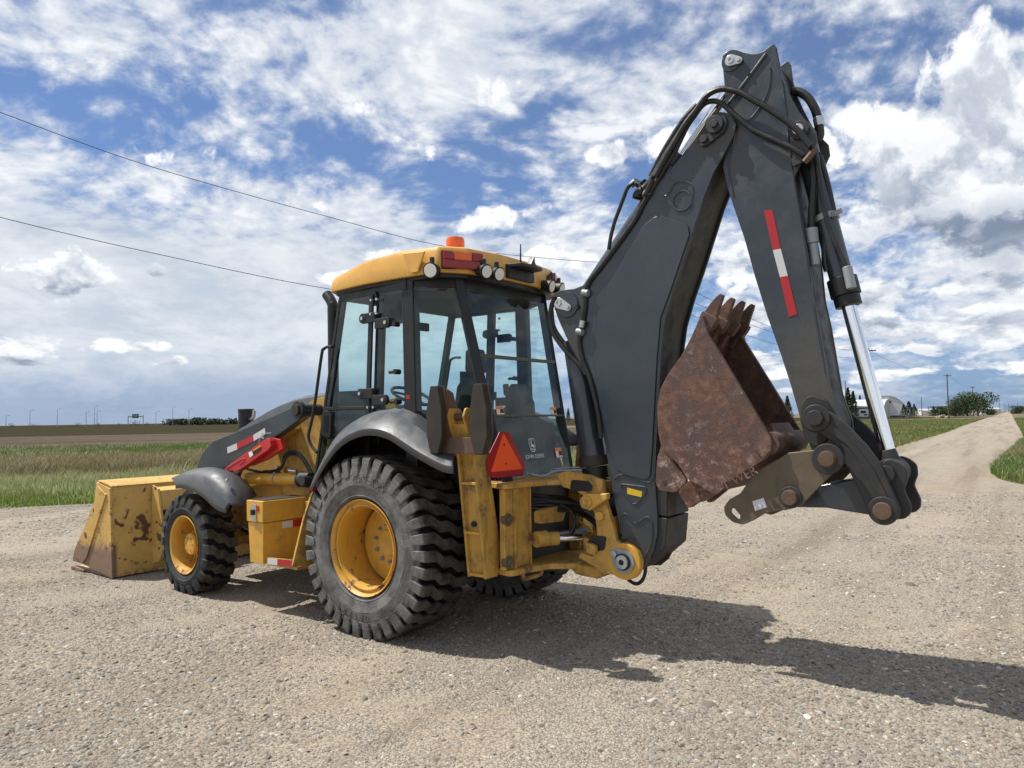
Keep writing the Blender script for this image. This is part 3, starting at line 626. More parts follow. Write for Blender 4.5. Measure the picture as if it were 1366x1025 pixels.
for (px, D, h, w, lab) in [(1274, 260, 8.5, 5.5, 'loose leafy tree between the first two utility poles'), (1281, 285, 7, 7, 'low leafy tree beside the big round clump'), (1291, 270, 9., 8.5, 'left crown of the large dense green clump by the road'), (1305, 275, 8.8, 8.5, 'right crown of the large dense green clump by the road'),
                           (1357, 420, 4.5, 7, 'small round bush at the far end of the road'), (1262, 330, 4, 11, 'low wide bush behind the first utility pole'), (1322, 330, 3, 4, 'small bush at the road edge past the clump')]:
    x, y = far(px, D); broad(x, y, h, w, lab, TG)
# distant tree line, left
def far_row(px0, px1, D, hmin, hmax, label, n):
    pts = []
    xs = rng.random(n)*(px1-px0)+px0; base = np.array([far(p, D) for p in xs]); hh = hmin+(hmax-hmin)*vnoise(xs, xs*0, .14, 12)
    t = rng.random(n)**.8; P = np.stack([base[:, 0]+rng.normal(0, 3, n), base[:, 1]+rng.normal(0, 4, n), hh*t], 1)
    r = tag(empty('tree_row', (*far((px0+px1)/2, D), 0)), label, 'trees', kind='stuff'); P[:, 0] -= r.location.x; P[:, 1] -= r.location.y
    o = crown_cards(n, lambda k: P, .9, 'spruce', 'tree_row', None); o.location = r.location; bpy.data.objects.remove(r); tag(o, label, 'trees', kind='stuff')
far_row(228, 312, 600, 3.0, 6.0, 'far dark shelterbelt of trees on the left horizon', 3500)
for (px, w) in ((16, 6), (45, 6), (103, 5), (132, 5), (180, 8), (196, 4), (158, 3)):
    x, y = far(px, 560); broad(x, y, 2.2+w*.25, w*1.0, 'small far tree %s' % {16: 'at the left edge of the horizon', 45: 'left of the second highway lamp', 103: 'in the open middle of the left horizon', 132: 'beside the tall highway lamp', 180: 'under the green highway sign', 196: 'just right of the green highway sign', 158: 'just left of the highway sign gantry'}[px], 'far trees on the left horizon', 160, 'spruce', 0.)
def lamp_post(px, D, h, lab, arm=True):
    x, y = far(px, D); r = tag(empty('highway_lamp', (x, y, 0)), lab, 'lamp post', 'highway lamp posts on the horizon')
    bm = B(); cyl(bm, (0, 0, 0), (0, 0, h), .22, .14, 8); obj('post', bm, M['galv'], r)
    bm = B(); cyl(bm, (0, 0, h), (1.8, 0, h+.3), .12, .12, 6); box(bm, 1.5, 2.6, -.3, .3, h+.2, h+.45); obj('lamp_head', bm, M['galv'], r)
for px, h, lab in ((8, 9, 'shortest lamp post, leftmost on the horizon'), (40, 13, 'lamp post left of the middle of the open field'), (76.5, 13.5, 'lamp post midway between the left edge and the highway sign'), (115, 11, 'thick lamp post left of the tallest one'), (126, 15, 'tallest lamp post left of the highway sign'), (129.5, 11.5, 'lamp post close behind the tallest one'), (208, 10.5, 'lamp post right of the highway sign'), (230.5, 14, 'tall lamp post at the left end of the far tree row'), (252, 12, 'lamp post above the far tree row')):
    lamp_post(px, 560, h, lab)
def gantry():
    x, y = far(181, 560); r = tag(empty('highway_sign', (x, y, 0)), 'green overhead highway sign on two posts at the horizon', 'sign')
    bm = B()
    for s in (-1, 1): cyl(bm, (s*5.7, 0, 0), (s*5.7, 0, 8), .3, .3, 8)
    obj('post', bm, M['galv'], r); bm = B(); box(bm, -5.7, 5.7, -.25, .25, 6.6, 7.3); obj('crossbeam', bm, M['galv'], r)
    bm = B(); box(bm, -2.4, 2.5, -.6, -.4, 5.9, 9.); s_ = obj('sign_panel', bm, M['signgreen'], r)
    bm = B(); box(bm, -1.8, 1.9, -.64, -.62, 7.9, 8.1); box(bm, -1.5, 1.5, -.64, -.62, 7.1, 7.25); obj('sign_print', bm, M['lettering'], s_)
gantry()
def util_pole(px, D, h, lab, arms=1, aw=2.4, loc=None, az=None):
    x, y = loc or far(px, D); r = empty('utility_pole', (x, y, 0), az if az is not None else 0.25); tag(r, lab, 'utility pole', 'wooden utility poles')
    bm = B(); cyl(bm, (0, 0, 0), (.0, 0, h), .17, .11, 10); obj('post', bm, M['pole'], r)
    for k in range(arms):
        bm = B(); z = h-.35-k*.9; box(bm, -aw/2, aw/2, -.2, -.08, z-.07, z+.07); beam(bm, (-aw*.3, -.16, z), (0, -.16, z-.6), .04, .04); beam(bm, (aw*.3, -.16, z), (0, -.16, z-.6), .04, .04); a = obj('crossarm', bm, M['pole'], r)
        for q in (-.46, 0 if k else .2, .46):
            bm = B(); cyl(bm, (aw*q, -.14, z+.07), (aw*q, -.14, z+.25), .06, .04, 8); obj('insulator', bm, M['galv'], a)
    return r
UP = {}
p0 = far(1162, 116); util_pole(0, 0, 11.9, 'utility pole rising behind the chrome cylinder rod', loc=p0)
pa = far(1129, 200); bm = B(); cyl(bm, (0, 0, 0), (0, 0, 10.5), .16, .11, 8); o = obj('plain_pole', bm, M['pole']); o.location = (*pa, 0); tag(o, 'plain wooden pole without a crossarm beside the camper', 'utility pole', 'wooden utility poles')
p1 = far(1265.5, 190); util_pole(0, 0, 11.4, 'nearest whole utility pole standing in the grass left of the road', loc=p1)
p2 = far(1299, 290); util_pole(0, 0, 11.6, 'second utility pole in front of the round tree clump', loc=p2)
p3 = far(1317, 385); util_pole(0, 0, 11.4, 'third utility pole just past the round tree clump', loc=p3)
p4 = far(1334, 520); util_pole(0, 0, 10.6, 'fourth utility pole far along the road', loc=p4)
for px, D, h, lab in ((1230, 330, 8.5, 'short plain pole between the spruce clump and the nearest pole'), (1341, 700, 9, 'tiny plain pole far off left of the road end'), (1346, 720, 9, 'tiny far pole in the pair left of the road end'), (1350, 700, 8.5, 'right one of the tiny far poles'), (1358, 430, 6.0, 'thin plain pole right of the road end')):
    bm = B(); cyl(bm, (0, 0, 0), (0, 0, h), .17, .12, 8); o = obj('plain_pole', bm, M['pole']); o.location = (*far(px, D), 0); tag(o, lab, 'utility pole', 'wooden utility poles')
ph_xy = (6.3, 38.); util_pole(0, 0, 10.3, 'utility pole hidden behind the thick boom', arms=2, loc=ph_xy)
pl_xy = (-24.5, 19.2)
def wire(p, q, sag, label, r=.012, n=24):
    p = np.array(p); q = np.array(q); P = [tuple(p+(q-p)*t-np.array([0, 0, 4*sag*t*(1-t)])) for t in np.linspace(0, 1, n)]
    bm = B(); sweep(bm, P, r, 5, 1); o = obj('power_line', bm, M['black']); tag(o, label, 'power line', 'overhead power lines')
def at_depth(px, py, Y): d = ray(px, py); return tuple(CAM+d*Y/d[1])
def wirepx(pts, label, r=.011):
    P = [at_depth(px, py, 24+14*(px/850.)) for px, py in pts]; bm = B(); sweep(bm, P, r, 5, 8); o = obj('power_line', bm, M['black']); tag(o, label, 'power line', 'overhead power lines')
wirepx([(-250, 54), (0, 150), (200, 222), (440, 290), (600, 330), (780, 349), (852, 350)], 'upper dark overhead wire crossing the sky behind the beacon', .013)
wirepx([(-250, 222), (0, 290), (200, 337), (441, 386), (640, 408), (731, 413), (852, 412)], 'lower dark overhead wire meeting the cab roof', .013)
for k, (z1, z2, lab) in enumerate(((9.9, 11.6, 'thin far wire running from behind the boom to the pole, topmost'), (9.0, 11.5, 'thin far wire running from behind the boom to the pole, middle'), (8.2, 10.6, 'thin far wire running from behind the boom to the pole, lowest'))):
    wire((ph_xy[0], ph_xy[1], z1), (p0[0]+(-1, 1, 0)[k], p0[1], z2), 1.3, lab, .016)
for a_, b_, nm in ((p0, p1, 'nearest'), (p1, p2, 'second'), (p2, p3, 'third')):
    wire((*a_, 11.5), (*b_, 11.1), 1.0, 'thin wire slung to the %s pole along the road' % nm, .02)

def quonset():
    x0, y0 = far(1183, 262); ang = math.radians(40); r = tag(empty('arched_building', (x0, y0, 0), -.42), 'white arched metal building with a green lower end and dark gable window', 'building')
    w, h, L = 6.6, 7.6, 15.
    arc = [(w*math.cos(a)*(1 if True else 1), h*math.sin(a)**.92) for a in np.linspace(0, math.pi, 21)]
    bm = B(); prism(bm, arc, 0, L, 'y'); obj('wall', bm, M['white'], r)
    arc2 = [(p[0]*1.015, p[1]*1.015) for p in arc]
    bm = B()
    R = loft(bm, [[(px_, yy, pz_) for px_, pz_ in arc2] for yy in np.linspace(-.25, L+.2, 31)]); obj('roof', bm, M['white'], r)
    bm = B(); box(bm, -1.5, 1.5, -.08, .0, 5.0, 5.9); wd = obj('gable_window', bm, M['window_dark'], r)
    bm = B(); box(bm, -.55, .55, -.14, -.02, 4.9, 5.55); obj('vent', bm, M['white'], wd)
    bm = B(); box(bm, -5.9, 5.6, -.10, 0, 0, .7); obj('base_band', bm, M['greenclad'], r)
    r2 = tag(empty('green_shed', (*far(1147, 245), 0), -.25), 'green metal shed with a pale roof edge beside the arched building', 'building')
    bm = B(); box(bm, -4.2, 4.2, 0, 6, 0, 3.7); obj('wall', bm, M['greenclad'], r2)
    bm = B(); prism(bm, [(-4.5, 3.6), (4.5, 3.6), (4.5, 3.75), (-4.5, 4.5)], -.3, 6.3, 'y'); obj('roof', bm, M['white'], r2)
quonset()
def gable_arch2():
    x0, y0 = far(1152, 268); r = tag(empty('arched_wing', (x0, y0, 0), .75), 'grey curved roof of the long arched shed behind the green shed', 'building')
    arc = [(6.2*math.cos(a), 6.6*math.sin(a)) for a in np.linspace(0, math.pi, 17)]; bm = B(); prism(bm, arc, -9, 9, 'y'); obj('wall', bm, M['shed_grey'], r)
gable_arch2()
def camper():
    x0, y0 = far(1143, 222); r = tag(empty('camper_trailer', (x0, y0, 0), -.12), 'white camper trailer with dark windows parked by the green shed', 'trailer')
    bm = B(); prism(bm, fil([(-3.4, .6), (3.3, .6), (3.4, 2.9), (-2.6, 3.0), (-3.6, 1.9)], .3), 0, 2.4, 'y'); bd = obj('body', bm, M['white'], r, .04)
    for x in (-1.6, 1.9): 
        bm = B(); box(bm, x-.75, x+.75, -.03, .0, 1.7, 2.4); obj('window', bm, M['window_dark'], r)
    bm = B(); box(bm, 2.0, 3., -.03, 0, 1.0, 1.4); obj('hatch', bm, M['window_dark'], r)
    for x in (-.5, .45): bm = B(); cyl(bm, (x, .1, .34), (x, .35, .34), .34, seg=16); obj('wheel', bm, M['black'], r)
    bm = B(); cyl(bm, (-3.4, 1.2, .55), (-4.6, 1.2, .5), .05); obj('tow_bar', bm, M['galv'], r)
camper()
for px, D, w, h, col, lab in ((1240, 420, 9, 2.6, 'white', 'small pale building between spruce and bushes'), (1226, 460, 12, 2.2, 'shed_grey', 'low grey building left of the lone spruce'), (1317, 420, 7, 2.8, 'white', 'small white building past the round tree clump'), (1329, 560, 9, 3.2, 'white', 'tiny white building near the end of the road'), (1195.5, 470, 20, 2.5, 'shed_grey', 'low far building mostly behind the arched building')):
    r = tag(empty('small_building', (*far(px, D), 0), .1), lab, 'building', 'small far buildings'); bm = B(); box(bm, -w/2, w/2, 0, 6, 0, h); obj('wall', bm, M[col], r)
    bm = B(); prism(bm, [(-.3, h), (6.3, h), (3, h+1.1)], -w/2-.2, w/2+.2, 'x'); obj('roof', bm, M['shed_grey'], r)
bm = B(); bmesh.ops.create_icosphere(bm, subdivisions=3, radius=1)
for v in bm.verts: k = 1+.35*math.sin(v.co.x*7+v.co.y*3)*math.cos(v.co.z*6+v.co.y*5); v.co = Vector((v.co.x*2.3*k, v.co.y*1.5*k, max(-.1, v.co.z*.75*k)))
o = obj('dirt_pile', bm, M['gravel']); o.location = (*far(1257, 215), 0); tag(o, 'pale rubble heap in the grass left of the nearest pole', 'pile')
# ================================================================== the backhoe loader
MC = empty('backhoe_loader', tuple(ORG), math.atan2(fw[1], fw[0]))
tag(MC, 'yellow and charcoal backhoe loader parked on the gravel with its boom folded up', 'backhoe loader')
def zshift(pts, s): return [(p[0], p[1]+s) for p in pts]

# ---- wheels
def tyre_mesh(R, rim, W_, n, lug, mats, zig, depthside=.085, frac=.62):
    rc = R-lug; hw = W_/2
    prof = [(rim, -hw*.62), (rim+.012, -hw*.80), (rim+.05, -hw*.97), (rim+(rc-rim)*.45, -hw*1.04), (rc-.075, -hw*1.0), (rc-.03, -hw*.95), (rc-.008, -hw*.86), (rc, -hw*.6), (rc+.006, 0),
            (rc, hw*.6), (rc-.008, hw*.86), (rc-.03, hw*.95), (rc-.075, hw*1.0), (rc-.078, hw*1.012), (rc-.084, hw*1.012), (rc-.087, hw*1.005), (rim+(rc-rim)*.45, hw*1.04), (rim+.055, hw*.975), (rim+.05, hw*.985), (rim+.044, hw*.965), (rim+.012, hw*.80), (rim, hw*.62)]
    bm = lathe(B(), prof, 120); pitch = 2*math.pi/n
    st = zig
    for i in range(n):
        rows = []
        for (w, off, fr, rr, rb) in st:
            y = w*hw; a = i*pitch+off*pitch; hwid = pitch*fr*frac*.5
            rows.append([(r*math.cos(q), y, r*math.sin(q)) for r, q in ((rb, a-hwid*1.14), (rr, a-hwid), (rr, a+hwid), (rb, a+hwid*1.14))])
        Rw = loft(bm, rows); bm.faces.new(Rw[0]); bm.faces.new(Rw[-1][::-1])
    return bm
def zz(R, lug, offs, ds):
    rc = R-lug; sh = R-.018
    o = offs
    return [(1.045, o[0], .62, rc-ds+.012, rc-ds-.01), (1.035, o[0], .9, rc-.03, rc-ds), (.995, o[0], 1., sh-.012, rc-.05), (.93, o[0], 1., R-.004, rc-.02), (.60, o[1], 1., R, rc-.01), (.30, o[2], 1., R+.002, rc-.01), (-.05, o[3], 1., R+.002, rc-.01), (-.38, o[4], 1., R, rc-.01),
            (-.93, o[5], 1., R-.004, rc-.02), (-.995, o[5], 1., sh-.012, rc-.05), (-1.035, o[5], .9, rc-.03, rc-ds), (-1.045, o[5], .62, rc-ds+.012, rc-ds-.01)]
RW, RWW, RWY = .742, .53, .845
RC = (.055, RWY, .722)
FW_, FWW, FWY = .512, .34, .935
FC = (2.79, FWY, .495)
tr = obj('tyre', tyre_mesh(RW, .37, RWW, 34, .066, None, zz(RW, .066, [0, .03, .50, .53, .96, 1.0], .085), frac=.61), M['tyre_rear'], sharp=18)
tf = obj('tyre', tyre_mesh(FW_, .285, FWW, 20, .042, None, zz(FW_, .042, [0, .05, .40, .40, .75, .75], .05), frac=.58), M['tyre_front'], sharp=18)
hy = RWW/2
bm = lathe(B(), [(.372, -hy*.7), (.36, -hy*.6), (.36, -.12), (.33, .0), (.322, hy*.5), (.324, hy*.74), (.334, hy*.86), (.342, hy*.86), (.345, hy*.80), (.364, hy*.80), (.372, hy*.90), (.386, hy*.965), (.390, hy*.93), (.374, hy*.82), (.372, hy*.6), (.372, -hy*.7)], 72)
rimr = obj('rear_wheel', bm, M['rim'], MC, sharp=25)
bm = lathe(B(), [(.332, -.085), (.318, -.06), (.20, -.045), (.19, -.045), (.115, -.05), (.105, -.035), (.095, -.04), (.06, -.045), (.0001, -.045)], 48); obj('wheel_disc', bm, M['yellow'], rimr, sharp=25)
for k in range(10):
    a = 2*math.pi*(k+.3)/10; c = (math.cos(a)*.152, math.sin(a)*.152); bm = cyl(B(), (c[0], -.05, c[1]), (c[0], -.022, c[1]), .017, seg=6); cyl(bm, (c[0], -.022, c[1]), (c[0], -.008, c[1]), .008, seg=8); obj('lug_nut', bm, M['galv'], rimr)
tr.parent = rimr; rimr.location = RC
def arc_text(txt, par, rad, a0, size, y, mat, name='sidewall_lettering', step=None):
    for i, ch in enumerate(txt):
        if ch == ' ': continue
        me = text_mesh(ch, size, .0015, name); a = a0+i*(step or size*.86)/rad
        # letters lie in the xz plane facing +y; x mirrored so that they read from outside
        Mx = Matrix.Rotation(math.pi, 4, 'Z') @ Matrix.Rotation(math.pi/2, 4, 'X')
        Rt = Matrix.Rotation(-(a-math.pi/2), 4, 'Y')
        yy = y
        me.transform(Matrix.Translation((rad*math.cos(a), yy, rad*math.sin(a))) @ Rt @ Mx); me.materials.append(mat)
        link(bpy.data.objects.new(name, me), par)
hyf = FWW/2
bm = lathe(B(), [(.287, -hyf*.7), (.275, -hyf*.6), (.268, 0), (.262, hyf*.5), (.270, hyf*.72), (.280, hyf*.90), (.298, hyf*.965), (.300, hyf*.93), (.287, hyf*.8), (.287, -hyf*.7)], 64)
rimf = obj('front_wheel', bm, M['rim'], MC, sharp=25)
bm = lathe(B(), [(.272, -.09), (.25, -.08), (.16, -.02), (.150, .0), (.148, .012), (.118, .016), (.112, .022), (.110, .088), (.098, .100), (.02, .103), (.0001, .103)], 48); obj('hub', bm, M['yellow'], rimf, sharp=25)
for k in range(8):
    a = 2*math.pi*k/8+.2; c = (math.cos(a)*.134, math.sin(a)*.134); bm = cyl(B(), (c[0], .0, c[1]), (c[0], .028, c[1]), .012, seg=6); obj('lug_nut', bm, M['yellow_worn'], rimf)
for k in range(6):
    a = 2*math.pi*k/6; c = (math.cos(a)*.07, math.sin(a)*.07); bm = cyl(B(), (c[0], .10, c[1]), (c[0], .110, c[1]), .009, seg=6); obj('hub_bolt', bm, M['yellow_worn'], rimf)
tf.parent = rimf; rimf.location = FC; rimf.rotation_euler = (0, 0, math.radians(-2.5))
def twin(o, loc, rz):
    c = o.copy(); COL.objects.link(c); c.parent = o.parent; c.location = loc; c.rotation_euler = (0, 0, rz)
    for k in list(o.children):
        d = k.copy(); COL.objects.link(d); d.parent = c
twin(rimr, (RC[0], -RC[1], RC[2]), math.pi); twin(rimf, (FC[0], -FC[1], FC[2]), math.pi)
M['oldletter'] = simple('raised_rubber_letters', (.11, .11, .105), .7)
arc_text('GALAXY', rimr, .545, math.radians(84), .080, hy*1.035, M['oldletter'])
arc_text('GALAXY', rimr, .545, math.radians(262), .080, hy*1.035, M['oldletter'])

# ---- chassis
bm = B(); box(bm, -.55, 3.35, -.42, .42, .62, .98); prism(bm, [(-.9, .60), (.9, .55), (.9, .95), (-.9, 1.2)], -.46, .46, 'y'); obj('chassis', bm, M['yellow_worn'], MC, .01)
bm = B(); cyl(bm, (RC[0], -.60, .70), (RC[0], .60, .70), .15, seg=24); box(bm, -.14, .26, -.35, .35, .48, .92); obj('rear_axle', bm, M['yellow_worn'], MC, .01)
bm = B(); cyl(bm, (FC[0], -.80, .49), (FC[0], .80, .49), .085, seg=20); box(bm, FC[0]-.16, FC[0]+.16, -.25, .25, .38, .66)
for s in (-1, 1): cyl(bm, (FC[0], s*.70, .33), (FC[0], s*.70, .67), .10, seg=16); cyl(bm, (FC[0]-.22, s*.70, .5), (FC[0]-.22, -s*.05, .52), .03, seg=10)
obj('front_axle', bm, M['yellow_worn'], MC, .008)
bm = B(); box(bm, .9, 3.2, -.38, .38, .40, .70); box(bm, 1.0, 2.3, .30, .46, .52, 1.2); obj('engine_block', bm, M['black'], MC, .02)
bm = B(); sweep(bm, [(1.3, .55, .62), (1.6, .60, .50), (2.1, .62, .55), (2.5, .60, .62)], .03, 8); obj('steering_hose', bm, M['rubberhose'], MC)

# ---- toolbox with steps in front of the rear wheel
tb = sy(1.10, [(330, 671), (350.5, 669)])
x1 = sy(1.10, [(331, 700)])[0][0]; x0 = sy(1.10, [(351, 700)])[0][0]
ztop = sy(1.10, [(350, 669)])[0][1]; zbot = sy(1.10, [(350, 753)])[0][1]
yin = sx(x0, [(405, 700)])[0][0]-.05
bm = B(); pr = [(x1+.02, ztop), (x1-.04, zbot), (x0, zbot), (x0, ztop)]
prism(bm, [(x1, ztop-.20), (x1-.035, zbot), (x0+.0, zbot), (x0, ztop-.20)], yin, 1.10, 'y'); tbx = obj('toolbox', bm, M['yellow'], MC, .006)
bm = B(); prism(bm, [(x1+.012, ztop), (x1+.004, ztop-.195), (x0-.012, ztop-.195), (x0-.012, ztop)], yin-.01, 1.112, 'y'); obj('toolbox_lid', bm, M['yellow'], tbx, .006)
bm = B(); box(bm, x0+.005, x1-.005, yin+.02, 1.08, ztop, ztop+.006); obj('grip_tread', bm, M['interior'], tbx)
ym, zm = 1.114, ztop-.10; xm = (x0+x1)/2
bm = B(); box(bm, xm-.035, xm+.045, ym, ym+.006, zm-.09, zm+.07); lt = obj('latch_plate', bm, M['steel'], tbx, .002)
bm = B(); box(bm, xm-.01, xm+.025, ym+.006, ym+.028, zm-.03, zm+.02); obj('latch', bm, M['black'], tbx, .004)
bm = B(); box(bm, xm-.075, xm-.035, ym, ym+.003, zm+.005, zm+.055); obj('red_decal', bm, M['redtape'], tbx)
def tape_x(x, y0, y1, z0, z1, par, n=2, tilt=0., first='whitetape'):
    cols = ['whitetape', 'redtape'] if first == 'whitetape' else ['redtape', 'whitetape']
    for i in range(n):
        ya = y0+(y1-y0)*i/n; yb = y0+(y1-y0)*(i+1)/n; bm = B(); sheet(bm, [(x, ya, z0+tilt*i), (x, yb, z0+tilt*(i+1)), (x, yb, z1+tilt*(i+1)), (x, ya, z1+tilt*i)], .003); obj('reflective_tape', bm, M[cols[i % 2]], par)
A_ = hit(0, x0-.016, 376, 628+0); q = [hit(0, x0-.006, *p) for p in ((376.5, 692), (404, 695))]
tape_x(x0-.006, q[0][1], q[1][1], q[1][2]-.045, q[1][2]+.02, tbx)
# step panel sweeping down in front of the rear tyre
xs = .93
pan = [hit(0, xs, *p) for p in ((418, 650), (426, 655), (424, 752), (389, 757), (394, 735), (404, 693))]
pp = fil([(p[1], p[2]) for p in pan], .02); bm = B(); prism(bm, pp, xs-.012, xs+.012, 'x'); stp = obj('step_panel', bm, M['yellow_worn'], MC, .004)
bm = B(); box(bm, xs+.02, x0-.01, .62, 1.06, zbot-.01, zbot+.02); obj('step_tread', bm, M['yellow_worn'], stp, .005)
q_ = S3(1.085, [(356, 744), (390, 747.5), (390, 757), (356, 753)]); bm = B(); prism(bm, [(p[0], p[2]) for p in q_], 1.065, 1.084, 'y'); obj('step_flange', bm, M['yellow_worn'], stp)
bm = B(); box(bm, xs+.02, x0-.03, .60, .66, zbot, .98); obj('step_wall', bm, M['yellow_worn'], stp, .005)
q = [hit(0, xs-.014, *p) for p in ((357, 748), (389, 750), (389, 758), (357, 755))]
bm = B(); sheet(bm, S3(1.087, [(357, 744.6), (370, 746), (370, 754.2), (357, 752.6)]), .003); obj('reflective_tape', bm, M['whitetape'], stp)
bm = B(); sheet(bm, S3(1.087, [(370, 746), (389, 748), (389, 756.6), (370, 754.2)]), .003); obj('reflective_tape', bm, M['redtape'], stp)
tz = [hit(0, xs-.014, *p) for p in ((413, 650), (425, 649), (424, 656), (411, 656))]; bm = B(); sheet(bm, tz, .004); obj('red_reflector', bm, M['red'], stp)

# ---- loader frame, hood
tower = sy(.50, [(433, 529), (418, 533), (401, 548), (372, 580), (336, 604), (322, 632), (306, 700), (420, 716), (436, 600)])
bm = B(); prism(bm, tower, .44, .50, 'y'); prism(bm, tower, -.50, -.44, 'y'); lfr = obj('loader_frame', bm, M['yellow_worn'], MC, .006)
bm = B(); a1 = sy(.505, [(397, 560), (363, 585), (369, 597), (402, 572)]); prism(bm, a1, .505, .60, 'y'); obj('loader_link', bm, M['yellow'], lfr, .005)
hood = sy(.37, [(436, 521), (400, 527), (372, 537), (350, 549), (330, 562), (318, 575)])
hood = hood+[(3.10, 1.15), (3.15, .75), (1.0, .75)]
bm = B(); rows = []
top = smoothpath([(p[0], 0, p[1]) for p in hood[:7]], 5)
for p in top: rows.append([(p.x, y, p.z-dz) for y, dz in ((.43, .55), (.425, .16), (.39, .05), (.30, .012), (0, -.004), (-.30, .012), (-.39, .05), (-.425, .16), (-.43, .55))])
R_ = loft(bm, rows); bm.faces.new(R_[0]); bm.faces.new(R_[-1]); bm.faces.new([r[0] for r in R_]+[r[-1] for r in R_][::-1]); obj('hood', bm, M['grey'], MC, sharp=40)
bm = B(); box(bm, 3.0, 3.2, -.36, .36, .6, .98); obj('radiator_guard', bm, M['black'], MC, .02)
# air intake stack
s0 = hit(1, .15, 328, 575); s1 = hit(1, .15, 329, 548)
bm = B(); cyl(bm, (s0[0], s0[1], s0[2]-.25), (s0[0], s0[1], s1[2]), .085, seg=28); st = obj('air_intake', bm, M['black'], MC, .006)
bm = B(); cyl(bm, (s0[0], s0[1], s1[2]-.02), (s0[0], s0[1], s1[2]+.02), .09, seg=28); obj('intake_cap', bm, M['black'], st, .004)
bm = B(); sweep(bm, [(s0[0]-.08, s0[1], s1[2]-.10), (s0[0]-.15, s0[1], s1[2]-.08), (s0[0]-.17, s0[1], s1[2]-.0)], .022, 8); obj('intake_pipe', bm, M['steel'], st)
# exhaust
e = [hit(1, .42, 446, 600), hit(1, .42, 445, 520), hit(1, .42, 444, 420), hit(1, .42, 443, 405), hit(1, .42, 436, 393)]
bm = B(); sweep(bm, [(1.05+(p[0]-e[1][0]), .42+.0, p[2]) if False else p for p in e], .052, 18, 6); obj('exhaust_pipe', bm, M['black'], MC)

# ---- loader arms, cylinders, red lock
armpx = [(262, 626), (266, 612), (271, 603), (283, 589), (316, 576), (348, 562), (398, 540), (404, 541), (408, 548), (404, 556), (377, 576), (360, 587), (334, 601), (304, 624)]
arm = sy(.72, armpx)
arm = arm[:1]+arm[1:]
low = [(arm[-1][0]+.02, arm[-1][1]-.02), (3.42, .62), (3.62, .30), (3.84, .30), (3.86, .50), (3.75, .80), (arm[0][0]+.04, arm[0][1]-.12)]
for s in (1, -1):
    bm = B(); prism(bm, fil(arm+low, .03), s*.62, s*.72, 'y'); la = obj('loader_arm', bm, M['dark'], MC, .008)
    bm = B(); ap = hit(1, .72, 402, 547); cyl(bm, (ap[0], s*.50, ap[2]), (ap[0], s*.80, ap[2]), .055, seg=24); cyl(bm, (ap[0], s*.73, ap[2]), (ap[0], s*.77, ap[2]), .085, seg=24); obj('pivot_pin', bm, M['dark_dirty'], la, .004)
    if s == 1:
        T = [(303, 597), (316, 591.5), (338, 580.5), (353.5, 571)]
        for i in range(3):
            a, b_ = T[i], T[i+1]; th = (0, 8.2)
            P_ = S3(.724, [(a[0], a[1]), (b_[0], b_[1]), (b_[0]+.8, b_[1]+th[1]), (a[0]+.8, a[1]+th[1])]); bm = B(); sheet(bm, P_, .004); obj('reflective_tape', bm, M['redtape' if i == 1 else 'whitetape'], la)
        P_ = S3(.724, [(262.5, 652), (268, 654), (263, 664), (257, 662)]); bm = B(); sheet(bm, P_, .004); obj('reflective_tape', bm, M['whitetape'], la)
    # lift cylinder
    c0 = hit(1, .62, 401, 640); c1 = hit(1, .62, 330, 638)
    bm = B(); cyl(bm, (c0[0], s*.60, c0[2]), (c1[0], s*.60, c1[2]), .062, seg=24); lc = obj('lift_cylinder', bm, M['yellow'], MC, .004)
    bm = B(); cyl(bm, (c0[0]-.14, s*.60, c0[2]), (c0[0]+.03, s*.60, c0[2]), .075, seg=24); cyl(bm, (c0[0]-.12, s*.48, c0[2]), (c0[0]-.12, s*.70, c0[2]), .05, seg=16); obj('cylinder_base', bm, M['dark_dirty'], lc, .004)
    bm = B(); cyl(bm, (c1[0], s*.60, c1[2]), (3.2, s*.60, .80), .034, seg=18); obj('rod', bm, M['chrome'], lc)
    mid = c0[0]*.55+c1[0]*.45; bm = B(); cyl(bm, (mid-.012, s*.6, c0[2]+.0), (mid+.012, s*.6, c0[2]), .069, seg=24); obj('clamp', bm, M['galv'], lc)
    bm = B(); beam(bm, (mid, s*.6, c0[2]+.06), (mid, s*.6, c0[2]+.12), .03, .03); obj('clamp_bolt', bm, M['steel'], lc)
red = sy(.78, [(299, 627), (326, 607), (359.5, 584), (362, 588), (364, 595), (360, 600), (325, 625), (318, 629)])
bm = B(); prism(bm, fil(red, .02), .725, .80, 'y'); rl_ = obj('boom_lock', bm, M['red'], MC, .006)
red2 = sy(.76, [(360, 584), (369, 587), (373, 599), (350, 614), (330, 622), (364, 595)]); bm = B(); prism(bm, red2, .68, .724, 'y'); obj('lock_flange', bm, M['red'], rl_, .004)
P_ = S3(.803, [(331.5, 604), (346, 595), (348.5, 600), (334, 610)]); bm = B(); sheet(bm, P_, .003); obj('warning_decal', bm, M['black'], rl_)
P_ = S3(.8032, [(331.5, 604.3), (336, 601.4), (338, 607), (333.5, 610.8)]); bm = B(); sheet(bm, P_, .004); obj('warning_decal_panel', bm, M['lettering'], rl_)
P_ = S3(.8036, [(337, 600.6), (347.8, 593.8), (348.6, 595.6), (337.8, 602.4)]); bm = B(); sheet(bm, P_, .004); obj('warning_decal_panel', bm, M['decal_o'], rl_)
P_ = S3(.803, [(304, 622), (324, 611)]); bm = B(); sweep(bm, S3(.80, [(303, 625), (315, 617), (325, 612), (327, 614), (320, 620)]), .006, 6, 4); obj('lock_rib', bm, M['red'], rl_)
